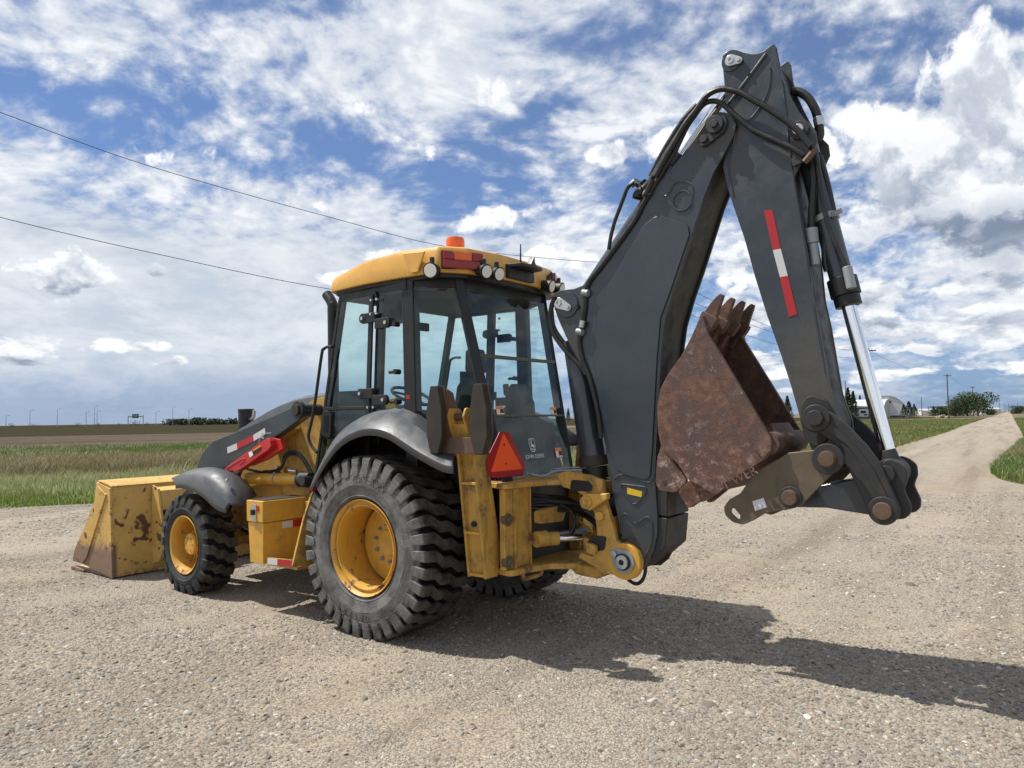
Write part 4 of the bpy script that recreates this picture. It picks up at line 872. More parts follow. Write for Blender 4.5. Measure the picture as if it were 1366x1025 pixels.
P_ = S3(.78, [(345, 592), (347, 584), (352, 585), (350, 579), (362, 578)]); bm = B(); sweep(bm, P_, .004, 6, 4); obj('lock_chain', bm, M['steel'], rl_)
# hoses of the lift cylinder
for hp in ([(330, 626), (350, 630), (370, 629), (377, 620), (379, 608), (388, 603), (399, 605), (410, 619), (416, 632)], [(352, 629), (366, 628), (376, 622), (382, 610), (391, 606), (402, 611), (412, 628)]):
    bm = B(); sweep(bm, S3(.62, hp), .014, 8, 6); obj('hydraulic_hose', bm, M['rubberhose'], MC)
bm = B(); a, b_ = S3(.64, [(386, 628), (396, 629)]); cyl(bm, a, b_, .02, seg=10); obj('hose_fitting', bm, M['steel'], MC)

# ---- loader bucket
bk = bucket_pts = {}
LB = 1.19
tl = sy(LB, [(131, 642.5), (148, 651)]); 
prof = [(4.15, .0), (4.17, .55), (4.19, 1.03)]
z_r = 1.045
outer = [(4.15, .015), (4.16, .40), (4.20, 1.035), (4.50, 1.08), (4.50, 1.055), (4.235, 1.00), (4.20, .42), (4.205, .06), (5.22, .03), (5.25, .012)]
bm = B(); prism(bm, outer, -LB, LB, 'y'); lb = obj('loader_bucket', bm, M['loader'], MC, .004)
for s in (1, -1):
    sidep = sy(LB, [(131, 643), (149, 652), (152, 772), (113, 752), (99, 748), (102, 733), (128, 672)])
    bm = B(); prism(bm, sidep, s*(LB-.002), s*(LB+.022), 'y'); obj('side_plate', bm, M['loader'], lb, .003)
    wear = sy(LB+.03, [(104, 745), (100, 741), (127, 668), (131, 648), (134, 652), (142, 660), (116, 744), (110, 752)])
    bm = B(); prism(bm, wear, s*(LB+.022), s*(LB+.04), 'y'); obj('wear_strip', bm, M['loader'], lb, .003)
    ee = sy(LB, [(98, 746), (112, 752)]); bm = B(); prism(bm, [(5.16, .0), (4.80, .0), (4.80, .035), (5.12, .05)], s*(LB-.05), s*(LB+.035), 'y'); obj('corner_cutter', bm, M['loader'], lb, .004)
# backside ribs and hitch boxes
def ybk(px, py, x=4.15): return hit(0, x, px, py)
rY = [ybk(204, 660)[1], ybk(214, 700)[1]]
for yy in (rY[0]-.01, rY[0]-.56, -rY[0]+.01, -rY[0]+.56):
    bm = B(); prism(bm, [(4.17, 1.02), (4.03, .98), (3.90, .50), (3.88, .30), (4.00, .14), (4.16, .10)], yy-.014, yy+.014, 'y'); obj('hitch_plate', bm, M['loader'], lb, .003)
for s in (1, -1):
    yc = s*(rY[0]-.285); bm = B(); prism(bm, [(4.18, 1.0), (4.02, .96), (3.97, .74), (4.15, .72)], yc-.255, yc+.255, 'y'); obj('hitch_box', bm, M['loader'], lb, .004)
    bm = B(); cyl(bm, (3.97, yc-.30, .42), (3.97, yc+.30, .42), .04, seg=16); obj('hitch_pin', bm, M['steel_rusty'], lb)
bm = B(); prism(bm, [(4.13, .02), (4.15, .26), (4.156, .26), (4.156, .02)], -LB, LB, 'y'); obj('back_wear_plate', bm, M['loader'], lb, .002)
bm = B(); prism(bm, [(4.49, 1.085), (4.53, 1.085), (4.53, 1.06), (4.49, 1.06)], -LB, LB, 'y'); prism(bm, [(4.18, 1.04), (4.215, 1.062), (4.50, 1.10), (4.50, 1.085)], -LB-.015, LB+.015, 'y'); obj('top_lip', bm, M['loader'], lb, .003)

# ---- front fenders
def front_fender(s):
    cx, cz = FC[0]-.10, FC[2]+.02; rows = []
    for i, a in enumerate(np.linspace(math.radians(150), math.radians(12), 16)):
        k = i/15; R_ = .66+.03*math.sin(k*math.pi)
        row = []
        for y, dr in ((1.125, -.075), (1.12, -.045), (1.105, -.012), (1.06, .004), (.93, .012), (.80, .010), (.76, .0)):
            row.append((cx-(-(R_+dr)*math.cos(a)) if False else cx+(R_+dr)*math.cos(a)*(-1)*(-1), s*y, cz+(R_+dr)*math.sin(a)))
        rows.append(row)
    return rows
def fender_from_px():
    # outer edge and crown of the left front fender, traced on the planes they lie in
    oe = smoothpath([(x, 1.13, z) for x, z in sy(1.13, [(234, 646), (243, 645.5), (253, 648), (265, 653.5), (274, 660), (282, 668), (291, 674.5), (301, 677.5)])], 4)
    ce = smoothpath([(x, .98, z) for x, z in sy(.98, [(236, 637), (246, 630.5), (260, 626.3), (278, 625), (295, 629), (307, 640), (317, 656), (322, 675)])], 4)
    ie = smoothpath([(x, .74, z) for x, z in sy(.74, [(252, 633), (262, 628), (275, 625.5), (292, 625), (310, 630), (326, 640), (337, 652), (343, 661)])], 4)
    return oe, ce, ie
oe, ce, ie = fender_from_px()
for s in (1, -1):
    bm = B(); rows = []
    n = min(len(oe), len(ce), len(ie))
    for i in range(n):
        o_, c_, i_ = oe[i], ce[i], ie[i]; k = i/(n-1)
        # rear end of the fender tapers to the inner edge
        o2 = Vector(o_); mid = (o2+c_)/2+Vector((0, .055, .03)); lipb = o2+Vector((.0, .0, -.05))
        row = [lipb, o2, mid, Vector(c_), (Vector(c_)+Vector(i_))/2+Vector((0, 0, .012)), Vector(i_)]
        rows.append([(p.x, s*p.y, p.z) for p in row])
    back = []
    loft(bm, rows); ff = obj('front_fender', bm, M['grey'], MC, sharp=70)
    so_ = ff.modifiers.new('thick', 'SOLIDIFY'); so_.thickness = .012; so_.offset = -1 if s == 1 else 1
    for (px, py) in ((282, 643), (308, 641)):
        p = hit(1, 1.0, px, py); bm = B(); cyl(bm, (p[0], s*1.03, p[2]), (p[0], s*1.05, p[2]+.012), .016, seg=10); obj('fender_bolt', bm, M['steel'], ff)
    bm = B(); cyl(bm, (2.6, s*.60, .9), (2.45, s*.85, 1.22), .03, seg=8); obj('fender_bracket', bm, M['black'], ff)

# ---- rear fenders
roe = sy(1.13, [(414, 650), (428, 622), (444, 598), (460, 583), (476, 575), (490, 572), (505, 573), (520, 578), (536, 588), (554, 600), (575, 612), (592, 620), (604, 622)])
rie = sy(.80, [(428, 640), (437, 615), (449, 590), (464, 572), (482, 557), (500, 549), (518, 545), (534, 543.5), (548, 547), (563, 556), (580, 572), (597, 590), (612, 606)])
for s in (1, -1):
    rows = []
    A_ = smoothpath([(p[0], 1.13, p[1]) for p in roe], 3); C_ = smoothpath([(p[0], .80, p[1]) for p in rie], 3)
    for a, c in zip(A_, C_):
        m = a*.45+c*.55+Vector((0, .02, .035)); m1 = a*.85+c*.15+Vector((0, .01, .015))
        rows.append([(q.x, s*q.y, q.z) for q in (a+Vector((0, .005, -.055)), a, m1, m, c, Vector((c.x, .74, c.z-.02)))])
    bm = B(); loft(bm, rows); rf = obj('rear_fender', bm, M['grey'], MC, sharp=22); k = rf.modifiers.new('thick', 'SOLIDIFY'); k.thickness = .014; k.offset = -1 if s == 1 else 1
    # inner wheel-arch wall
    wall = [(p.x, p.z-.02) for p in C_]+[(-.95, .95), (1.0, .95)]
    bm = B(); prism(bm, wall, s*.52, s*.56, 'y'); obj('wheel_arch', bm, M['black'], rf)
    bm = B(); rows = [[(p.x, s*.54, p.z-.03), (p.x, s*.78, p.z-.03)] for p in C_]; loft(bm, rows); obj('arch_lining', bm, M['black'], rf)

# ---- cab
def L(y, a): return (a[0], y)
cab = {}
zt, zb = 2.87, 1.30
top = dict(F=(.70, .74), D=(.17, .785), B=(-.20, .80), R=(-.57, .59)); bot = dict(F=(1.05, .74), D=(.25, .79), B=(-.235, .80), R=(-.905, .49))
def cp(k, z, s=1): 
    t = (z-zb)/(zt-zb); a, b_ = bot[k], top[k]; return Vector((a[0]+(b_[0]-a[0])*t, s*(a[1]+(b_[1]-a[1])*t), z))
cf = B()
for s in (1, -1):
    beam(cf, cp('F', 1.0, s), cp('F', 2.9, s), .05, .07); beam(cf, cp('B', 1.2, s)+Vector((.0, -.02*s, 0)), cp('B', 2.9, s)+Vector((.0, -.02*s, 0)), .08, .13); beam(cf, cp('R', 1.15, s), cp('R', 2.92, s), .075, .085, (.6, .8*s, 0))
    beam(cf, cp('D', 1.55, s)+Vector((.0, -.03*s, 0)), cp('D', 2.9, s)+Vector((.0, -.03*s, 0)), .05, .085)
    # waist rails
    beam(cf, cp('F', 2.875, s), cp('B', 2.875, s), .06, .10); beam(cf, cp('B', 2.875, s), cp('R', 2.875, s), .06, .10); beam(cf, cp('B', 1.80, s), cp('R', 1.62, s), .05, .05)
    beam(cf, cp('D', 1.78, s), cp('B', 1.80, s), .05, .05)
beam(cf, cp('F', 2.88, 1), cp('F', 2.88, -1), .08, .08, (1, 0, 0)); beam(cf, cp('R', 2.885, 1), cp('R', 2.885, -1), .06, .12, (1, 0, 0)); beam(cf, cp('R', 1.19, 1), cp('R', 1.19, -1), .06, .10, (1, 0, 0)); beam(cf, cp('F', 1.60, 1), cp('F', 1.60, -1), .05, .04, (1, 0, 0))
cabf = obj('cab_frame', cf, M['black'], MC, .008)
bm = B(); prism(bm, [(.98, .70), (-.22, .74), (-.86, .46), (-.86, -.46), (-.22, -.74), (.98, -.70)], .96, 1.10, 'z'); obj('cab_floor', bm, M['black'], MC, .01)
bm = B(); prism(bm, [(.70, .70), (-.20, .76), (-.55, .55), (-.55, -.55), (-.20, -.76), (.70, -.70)], 2.84, 2.90, 'z'); obj('headliner', bm, M['interior'], MC, .01)
def pane(pts, name='window_pane'):
    bm = B(); sheet(bm, pts, .006); return obj(name, bm, M['glass'], MC, flat=True)
for s in (1, -1):
    off = Vector((0, .032*s, 0))
    d = obj('door', beam(beam(beam(beam(B(), cp('F', 1.05, s)+off, cp('F', 2.84, s)+off, .02, .03), cp('D', 1.30, s)+off+Vector((.06, 0, 0)), cp('D', 2.84, s)+off+Vector((.06, 0, 0)), .02, .05), cp('F', 2.84, s)+off, cp('D', 2.84, s)+off, .02, .03), cp('F', 1.86, s)+off, cp('D', 1.86, s)+off, .02, .03), M['black'], MC, .004)
    bm = B(); sheet(bm, [cp('F', 1.86, s)+off, cp('D', 1.86, s)+off+Vector((.05, 0, 0)), cp('D', 2.83, s)+off+Vector((.05, 0, 0)), cp('F', 2.83, s)+off], .005); obj('door_glass', bm, M['glass'], d, flat=True)
    bm = B(); lw = [cp('F', 1.08, s)+off, cp('F', 1.08, s)+off+Vector((-.45, 0, 0)), cp('D', 1.45, s)+off+Vector((.22, 0, 0)), cp('D', 1.70, s)+off+Vector((.05, 0, 0)), cp('D', 1.84, s)+off+Vector((.05, 0, 0)), cp('F', 1.84, s)+off]; sheet(bm, lw, .005); obj('lower_door_glass', bm, M['glass'], d, flat=True)
    for z in (2.62, 2.56, 2.0, 1.93):
        pass
    for z, dx in ((2.60, .0), (1.95, .0)):
        p = cp('D', z, s)+Vector((-.0, .05*s, 0)); bm = B(); beam(bm, p+Vector((.13, 0, .03)), p+Vector((-.02, 0, .03)), .03, .085, (0, 1, 0)); cyl(bm, p+Vector((.13, -.015*s, .03)), p+Vector((.13, .018*s, .03)), .045, seg=14); hg = obj('hinge', bm, M['black'], d, .004)
        bm = B(); cyl(bm, p+Vector((.13, .01*s, .03)), p+Vector((.13, .03*s, .03)), .016, seg=8); obj('hinge_bolt', bm, M['steel'], d)
        bm = B(); beam(bm, p+Vector((-.02, .0, -.03)), p+Vector((-.16, 0, -.03)), .03, .085, (0, 1, 0)); cyl(bm, p+Vector((-.16, -.015*s, -.03)), p+Vector((-.16, .018*s, -.03)), .045, seg=14); obj('hinge', bm, M['black'], d, .004)
        bm = B(); cyl(bm, p+Vector((-.16, .01*s, -.03)), p+Vector((-.16, .03*s, -.03)), .016, seg=8); obj('hinge_bolt', bm, M['steel'], d)
    for z in (2.78, 2.66, 1.86, 1.78):
        for dx in (.035, -.035):
            p = cp('D', z, s)+Vector((dx, .045*s, 0)); bm = B(); cyl(bm, p, p+Vector((0, .022*s, 0)), .012, seg=8); obj('frame_bolt', bm, M['steel'], d)
    for z in (2.55, 2.15, 1.9):
        p = cp('B', z, s)+Vector((.14, .02*s, 0)); bm = B(); cyl(bm, p-Vector((0, .03*s, 0)), p+Vector((0, .03*s, 0)), .022, seg=12); cyl(bm, p, p+Vector((.09, 0, .0)), .014, seg=8); obj('window_catch', bm, M['black'], MC)
    p = cp('F', 1.72, s)+Vector((-.10, .05*s, 0)); bm = B(); prism(bm, fil([(p.x-.05, p.z-.13), (p.x+.07, p.z-.11), (p.x+.05, p.z+.13), (p.x-.07, p.z+.11)], .04), p.y-.015, p.y+.02*s, 'y'); hd = obj('door_handle', bm, M['black'], d, .006)
    bm = B(); prism(bm, fil([(p.x-.02, p.z-.08), (p.x+.04, p.z-.07), (p.x+.03, p.z+.08), (p.x-.03, p.z+.07)], .02), p.y+.02*s, p.y+.024*s, 'y'); obj('handle_recess', bm, M['interior'], d)
    pane([cp('D', 1.80, s)+Vector((-.03, .022*s, 0)), cp('B', 1.82, s)+Vector((.05, .022*s, 0)), cp('B', 2.83, s)+Vector((.05, .022*s, 0)), cp('D', 2.83, s)+Vector((-.03, .022*s, 0))], 'side_window')
    pane([cp('B', 1.83, s)+Vector((-.05, .012*s, 0)), cp('R', 1.63, s)+Vector((.02, .03*s, 0)), cp('R', 2.84, s)+Vector((.02, .02*s, 0)), cp('B', 2.84, s)+Vector((-.05, .012*s, 0))], 'quarter_window')
fz = [cp('F', 1.62, 1), cp('F', 1.62, -1), cp('F', 2.84, -1), cp('F', 2.84, 1)]; pane(fz, 'windscreen')
o_ = Vector((-.035, 0, 0))
zs = [1.24, hit(0, -.80, 690, 555)[2], hit(0, -.69, 690, 480)[2], 2.83]
for i in range(3):
    pane([cp('R', zs[i]+.006, 1)+o_, cp('R', zs[i]+.006, -1)+o_, cp('R', zs[i+1]-.006, -1)+o_, cp('R', zs[i+1]-.006, 1)+o_], 'rear_window')
M['seal'] = simple('olive_rubber_seal', (.085, .095, .06), .6)
for z, h in ((zs[1], .018), (zs[2], .03)):
    bm = B(); beam(bm, cp('R', z, 1)+o_*1.1, cp('R', z, -1)+o_*1.1, .02, h, (1, 0, 0)); obj('window_seal', bm, M['seal'], MC, .003)
# lower window backing: dark cab bulkhead seen through it
bm = B(); sheet(bm, [cp('R', 1.15, 1)+Vector((.10, 0, 0)), cp('R', 1.15, -1)+Vector((.10, 0, 0)), cp('R', 1.70, -1)+Vector((.10, 0, 0)), cp('R', 1.70, 1)+Vector((.10, 0, 0))], .02); obj('bulkhead', bm, M['interior'], MC)

# logo and lettering on the rear window
nrm = (cp('R', 2.8, 1)-cp('R', 1.3, 1)).normalized()          # up the glass
def on_rear(me, y, z, parent, mat, name, scale=1.):
    base = cp('R', z, 1); X = Vector((0, -1, 0)); Y = nrm.copy(); Y.y = 0; Y.normalize(); Z = X.cross(Y)
    Mt = Matrix(((X.x, Y.x, Z.x, base.x-.043), (X.y, Y.y, Z.y, y), (X.z, Y.z, Z.z, z), (0, 0, 0, 1))); me.transform(Mt @ Matrix.Scale(scale, 4)); me.materials.clear(); me.materials.append(mat)
    return link(bpy.data.objects.new(name, me), parent)
ly = hit(0, -.90, 711, 609); lg = hit(0, -.89, 708.5, 594)
wd_ = abs(hit(0, -.90, 699.5, 609)[1]-hit(0, -.90, 724.5, 609)[1])
tm = text_mesh('JOHN DEERE', .085, .0008, 'lettering'); w0 = max(v.co.x for v in tm.vertices)-min(v.co.x for v in tm.vertices)
on_rear(tm, ly[1], ly[2], MC, M['lettering'], 'window_lettering', wd_/w0)
def flat2(polys, depth=.001):
    bm = B()
    for p in polys: prism(bm, p, 0, depth, 'z')
    me = bpy.data.meshes.new('m'); bmesh.ops.recalc_face_normals(bm, faces=bm.faces); bm.to_mesh(me); bm.free(); return me
hh = abs(hit(0, -.89, 708, 585)[2]-hit(0, -.89, 708, 603)[2])/2
badge = fil([(-.78, 1), (.78, 1), (1, .3), (.85, -.6), (.45, -1), (-.45, -1), (-.85, -.6), (-1, .3)], .18); inner = [(x*.86, y*.88) for x, y in badge]
sc_ = lambda P, k=1: [(x*hh*.78*k, y*hh*k) for x, y in P]
on_rear(flat2([sc_(badge)]), lg[1], lg[2], MC, M['lettering'], 'logo_badge')
o = on_rear(flat2([sc_(inner)], .0016), lg[1], lg[2], MC, M['black'], 'logo_field'); 
deer = [(-.62, -.30), (-.40, -.34), (-.30, -.10), (-.05, -.22), (.18, -.32), (.30, -.58), (.44, -.56), (.38, -.28), (.62, -.18), (.60, -.05), (.36, .02), (.10, .12), (-.06, .16), (-.16, .34), (-.05, .52), (.06, .72), (-.02, .78), (-.12, .62), (-.20, .80), (-.28, .78), (-.26, .52), (-.44, .44), (-.46, .34), (-.34, .28), (-.36, .08), (-.46, -.12), (-.64, -.20)]
on_rear(flat2([sc_(deer), sc_([(-.7, -.44), (.6, -.70), (.5, -.80), (-.55, -.62)])], .0022), lg[1], lg[2], MC, M['lettering'], 'logo_deer')
# warning decals on the rear glass
for (px, py, w, h) in ((662, 548, .10, .075), (733.5, 549, .09, .075), (740.5, 604, .10, .09)):
    x_ = -.80 if py < 570 else -.88; c = hit(0, x_, px, py); par = MC
    dm = on_rear(flat2([[(-w/2, -h/2), (w/2, -h/2), (w/2, h/2), (-w/2, h/2)]]), c[1], c[2], MC, M['decal_o'], 'warning_decal')
    on_rear(flat2([[(-w*.45, -h*.42), (-w*.05, -h*.42), (-w*.05, h*.15), (-w*.45, h*.15)], [(w*.02, -h*.40), (w*.45, -h*.40), (w*.45, -h*.30), (w*.02, -h*.30)]], .0016), c[1], c[2], MC, M['lettering'], 'warning_decal_print')
    on_rear(flat2([[(w*.0, -h*.28), (w*.46, -h*.28), (w*.46, h*.15), (w*.0, h*.15)]], .0016), c[1], c[2], MC, M['black'], 'warning_decal_print')

# ---- roof
low = [(.90, .66), (.80, .80), (.30, .86), (-.10, .86), (-.56, .83), (-.70, .62), (-.76, .25), (-.76, -.25), (-.70, -.62), (-.56, -.83), (-.10, -.86), (.30, -.86), (.80, -.80), (.90, -.66)]
def rz_(x): return 2.925+.02*math.cos(x)            # underside
rows = []
def hz_(x): return np.interp(x, [-.8, -.5, .0, .5, .92], [3.135, 3.13, 3.15, 3.11, 3.02])
def ring(k, zf, inset=0): 
    return [(x*(1-inset)-0*inset, y*(1-inset*.9), zf(x)) for x, y in fil(low, .07, 4)]
bm = B()
rr = [ring(0, lambda x: 2.925, .05), ring(0, lambda x: 2.925, 0.0), ring(0, lambda x: 2.94, -.004), ring(0, lambda x: hz_(x)-.035, .004), ring(0, lambda x: hz_(x), .028), ring(0, lambda x: hz_(x)+.035, .15), ring(0, lambda x: hz_(x)+.05, .45)]
Rg = loft(bm, rr, True); bm.faces.new(Rg[0][::-1]); bm.faces.new(Rg[-1]); roof = obj('cab_roof', bm, M['yellow_clean'], MC, sharp=38)
bm = B(); prism(bm, [(x*.96, y*.96) for x, y in fil(low, .05)], 2.895, 2.926, 'z'); obj('roof_gasket', bm, M['black'], roof)
# ribs beside the lamp recess
for s in (1, -1):
    bm = B(); prism(bm, [(-.30, 2.94), (-.38, 2.94), (-.46, 3.10), (-.20, 3.12)], s*.858, s*.875, 'y'); obj('roof_rib', bm, M['yellow_clean'], roof, .008)
def worklamp(pos, dr, par, r=.062):
    p = Vector(pos); d = Vector(dr).normalized(); bm = B(); cyl(bm, p-d*.07, p+d*.035, r*.72, r*1.08, seg=24); cyl(bm, p+Vector((0, 0, r*.8)), p+Vector((0, 0, r*1.7)), .02, seg=8); w = obj('work_lamp', bm, M['black'], par, .004)
    bm = B(); cyl(bm, p+d*.035, p+d*.042, r*.86, seg=24); me = obj('lens', bm, M['lens'], par, .003)
worklamp(hit(1, .90, 576.5, 361), (-.35, 1, -.2), roof)
c = hit(1, .90, 576.5, 361); worklamp((c[0], -c[1], c[2]), (-.35, -1, -.2), roof)
for (px, py) in ((645.5, 362), (662.5, 365.5)):
    c = hit(0, -.80, px, py); worklamp(c, (-1, .15, -.25), roof, .058); worklamp((c[0], -c[1], c[2]), (-1, -.15, -.25), roof, .058)
for s in (1, -1):
    a = hit(0, -.74, 600, 354); b_ = hit(0, -.74, 631, 354); y0, y1 = sorted((a[1], b_[1])); z0 = 2.955; z1 = 3.075
    y0 = .50; y1 = .80
    P0 = Vector((-.575, y1, 0)); P1 = Vector((-.735, y0, 0)); d = (P1-P0).normalized(); n_ = Vector((d.y, -d.x, 0)); n_ = n_ if n_.x < 0 else -n_
    def blk(t0, t1, z0_, z1_, th, mat, nm):
        bm = B(); a0 = P0+(P1-P0)*t0; a1 = P0+(P1-P0)*t1
        prism(bm, [(a0.x, s*a0.y), (a1.x, s*a1.y), ((a1+n_*th).x, s*(a1+n_*th).y), ((a0+n_*th).x, s*(a0+n_*th).y)], z0_, z1_, 'z'); return obj(nm, bm, mat, roof, .006)
    blk(-.02, 1.02, 2.95, 3.10, .02, M['black'], 'tail_lamp_housing')
    blk(.0, 1.0, 2.955, 3.02, .06, M['redlens'], 'tail_lamp'); blk(.0, .25, 3.022, 3.09, .055, M['redlens'], 'tail_lamp'); blk(.26, .72, 3.022, 3.09, .05, M['amber'], 'turn_lamp'); blk(.73, 1., 3.022, 3.09, .05, M['redlens'], 'tail_lamp')
# rear bracket, antenna, beacon
c0 = hit(0, -.80, 679, 363); c1 = hit(0, -.80, 713, 366)
bm = B(); prism(bm, [(-.74, c0[1]), (-.90, c0[1]-.04), (-.93, (c0[1]+c1[1])/2), (-.90, c1[1]+.02), (-.74, c1[1])], 3.03, 3.06, 'z'); prism(bm, [(c0[1]*.4+c1[1]*.6, 3.05), (c1[1]+.03, 3.05), (c1[1]+.07, 3.11), (c1[1]*.8+c0[1]*.2, 3.16)], -.86, -.80, 'x'); box(bm, -.80, -.70, c1[1]+.0, c0[1], 2.94, 3.03)
obj('rear_bracket', bm, M['black'], roof, .006)
a0 = hit(0, -.80, 694.5, 352); a1 = hit(0, -.80, 694.5, 326); bm = B(); cyl(bm, a0, a1, .008, .005, seg=8); cyl(bm, (a0[0], a0[1], a0[2]-.05), a0, .018, .012, seg=10); obj('antenna', bm, M['black'], roof)
b0 = hit(0, -.30, 607.5, 342); b1 = hit(0, -.30, 607.5, 322)
bz = hz_(-.3)+.055
bm = B(); cyl(bm, (b0[0], b0[1], bz), (b0[0], b0[1], bz+.04), .085, seg=28); bc = obj('beacon_base', bm, M['black'], roof, .004)
bm = lathe(B(), [(.078, 0), (.082, .02), (.082, b1[2]-bz-.04), (.074, b1[2]-bz-.015), (.05, b1[2]-bz-.008), (.0001, b1[2]-bz-.005)], 32)
bm.transform(Matrix.Translation((b0[0], b0[1], bz+.04)) @ Matrix.Rotation(math.pi/2, 4, 'X')); obj('beacon', bm, M['amber'], roof)
w_ = [hit(0, -.5, *p) for p in ((657, 347), (668, 343.5), (675, 350))]; bm = B(); sweep(bm, w_, .005, 6); obj('antenna_cable', bm, M['black'], roof)

# ---- cab interior
def chair(cx, zb_, s, rot):
    Rm = Matrix.Translation((cx, 0, 0)) @ Matrix.Rotation(rot, 4, 'Z')
    bm = B(); prism(bm, fil([(-.24, zb_), (.26, zb_), (.28, zb_+.10), (.20, zb_+.14), (-.24, zb_+.10)], .04), -.25, .25, 'y'); box(bm, -.15, .15, -.15, .15, 1.08, zb_); bm.transform(Rm); st_ = obj('seat', bm, M['seat'], MC, .03)
    bm = B(); prism(bm, fil([(-.22, zb_+.10), (-.12, zb_+.12), (-.20, zb_+.62), (-.28, zb_+.72), (-.36, zb_+.62)], .05), -.235, .235, 'y'); bm.transform(Rm); obj('backrest', bm, M['seat'], st_, .04)
    bm = B(); prism(bm, fil([(-.23, zb_+.74), (-.24, zb_+.95), (-.31, zb_+.98), (-.35, zb_+.76)], .04), -.13, .13, 'y'); bm.transform(Rm); obj('headrest', bm, M['seat'], st_, .04)
    for q in (1, -1):
        bm = B(); sweep(bm, [(-.24, q*.29, zb_+.40), (.06, q*.29, zb_+.38), (.10, q*.29, zb_+.34), (.02, q*.29, zb_+.16), (-.18, q*.28, zb_+.08)], .024, 8, 4); bm.transform(Rm); obj('armrest', bm, M['seat'], st_)
chair(.08, 1.42, 1, math.radians(12))
sc0 = Vector((.58, .0, 1.98)); ax = Vector((-.45, 0, .9)).normalized()
bm = B(); u, v = frame_of(ax)[1:]; sweep(bm, [sc0+(u*math.cos(t)+v*math.sin(t))*.20 for t in np.linspace(0, 2*math.pi, 25)], .016, 8, 1)
for t in (.5, 2.6, 4.7): cyl(bm, sc0, sc0+(u*math.cos(t)+v*math.sin(t))*.19, .012, seg=6)
sw = obj('steering_wheel', bm, M['interior'], MC); bm = B(); cyl(bm, sc0, sc0-ax*.6, .045, seg=12); obj('steering_column', bm, M['interior'], sw)
bm = B(); prism(bm, fil([(.62, 1.1), (.90, 1.1), (.86, 1.78), (.66, 1.80), (.58, 1.60)], .05), -.32, .32, 'y'); obj('dashboard', bm, M['interior'], MC, .02)
bm = B(); prism(bm, fil([(-.30, 1.1), (.55, 1.1), (.55, 1.55), (.35, 1.70), (-.30, 1.62)], .05), -.70, -.40, 'y'); cn = obj('side_console', bm, M['interior'], MC, .02)
bm = B(); box(bm, .25, .29, -.56, -.38, 2.02, 2.22); cyl(bm, (.28, -.5, 1.66), (.27, -.48, 2.05), .015, seg=8); obj('display', bm, M['interior'], cn, .008)
for y in (-.22, .22):
    bm = B(); sweep(bm, [(-.50, y, 1.25), (-.48, y, 1.75), (-.44, y*.9, 1.98)], .018, 8); cyl(bm, (-.44, y*.9, 1.96), (-.43, y*.9, 2.06), .028, seg=10); box(bm, -.62, -.40, y-.10, y+.10, 1.1, 1.72); obj('control_tower', bm, M['interior'], MC, .01)
bm = B(); prism(bm, fil([(-.62, 1.1), (-.36, 1.1), (-.36, 1.95), (-.44, 2.10), (-.56, 1.9)], .06), -.48, -.26, 'y'); obj('console_cover', bm, M['seat'], MC, .03)
bm = B(); box(bm, .40, .62, .1, .35, 2.68, 2.84); obj('ceiling_console', bm, M['interior'], MC, .02)
bm = B(); box(bm, .50, .54, -.18, .12, 2.62, 2.70); obj('mirror', bm, M['interior'], MC, .008)

# handrail on the left cab post
for s in (1, -1):
    P_ = S3(.86, [(444, 463), (437, 463), (432, 466), (429, 474), (419, 545), (412, 578), (412, 586), (415, 594), (423, 604)]); bm = B(); sweep(bm, [(p[0], s*p[1], p[2]) for p in P_], .014, 8, 5); obj('handrail', bm, M['black'], MC)
# small tank and red decal
P_ = S3(.865, [(541.5, 527), (546.5, 527), (546.5, 532.5), (541.5, 532.5)]); bm = B(); sheet(bm, P_, .003); obj('red_decal', bm, M['redtape'], MC)
# ---- rear frame
XR = -1.10
bm = B(); f1 = sx(XR, [(672, 650), (712, 648), (713, 762), (684, 762), (673, 715)])
yA, yB = .70, .36
box(bm, XR+.17, XR+.21, -.72, .72, .60, 1.21); mf = obj('rear_frame', bm, M['black'], MC, .004)
for s in (1, -1):
    bm = B(); prism(bm, [(XR, s*yA), (XR, s*yB), (XR+.12, s*(yB-.02)), (XR+.05, s*yA)], .601, 1.214, 'z'); fc_ = obj('frame_column', bm, M['yellow_worn'], mf, .008)
    bm = B(); box(bm, XR-.025, XR-.001, min(s*(yA-.10), s*(yA-.12)), max(s*(yA-.10), s*(yA-.12)), .601, 1.214); obj('column_rib', bm, M['yellow_worn'], mf, .003)
    bm = B(); box(bm, XR-.02, XR-.001, min(s*(yB+.02), s*(yB+.035)), max(s*(yB+.02), s*(yB+.035)), .601, 1.214); obj('column_rib', bm, M['yellow_worn'], mf, .003)
bm = B(); prism(bm, fil([(XR+.30, .62), (XR+.05, .72), (XR-.04, .74), (XR-.06, .55), (XR-.12, .30), (XR-.30, .16), (XR-.34, .0), (XR-.30, -.16), (XR-.12, -.30), (XR-.06, -.55), (XR-.04, -.74), (XR+.05, -.72), (XR+.30, -.62)], .08), 1.215, 1.255, 'z'); obj('top_plate', bm, M['yellow_worn'], mf, .006)
bm = B(); prism(bm, fil([(XR+.25, .60), (XR-.04, .70), (XR-.06, .5), (XR-.12, .28), (XR-.30, .16), (XR-.34, .0), (XR-.30, -.16), (XR-.12, -.28), (XR-.06, -.5), (XR-.04, -.70), (XR+.25, -.60)], .08), .555, .600, 'z'); obj('bottom_plate', bm, M['yellow_worn'], mf, .006)
bm = B(); box(bm, XR+.10, XR+.14, -.62, .62, .6, 1.22); obj('rear_wall', bm, M['black'], mf)
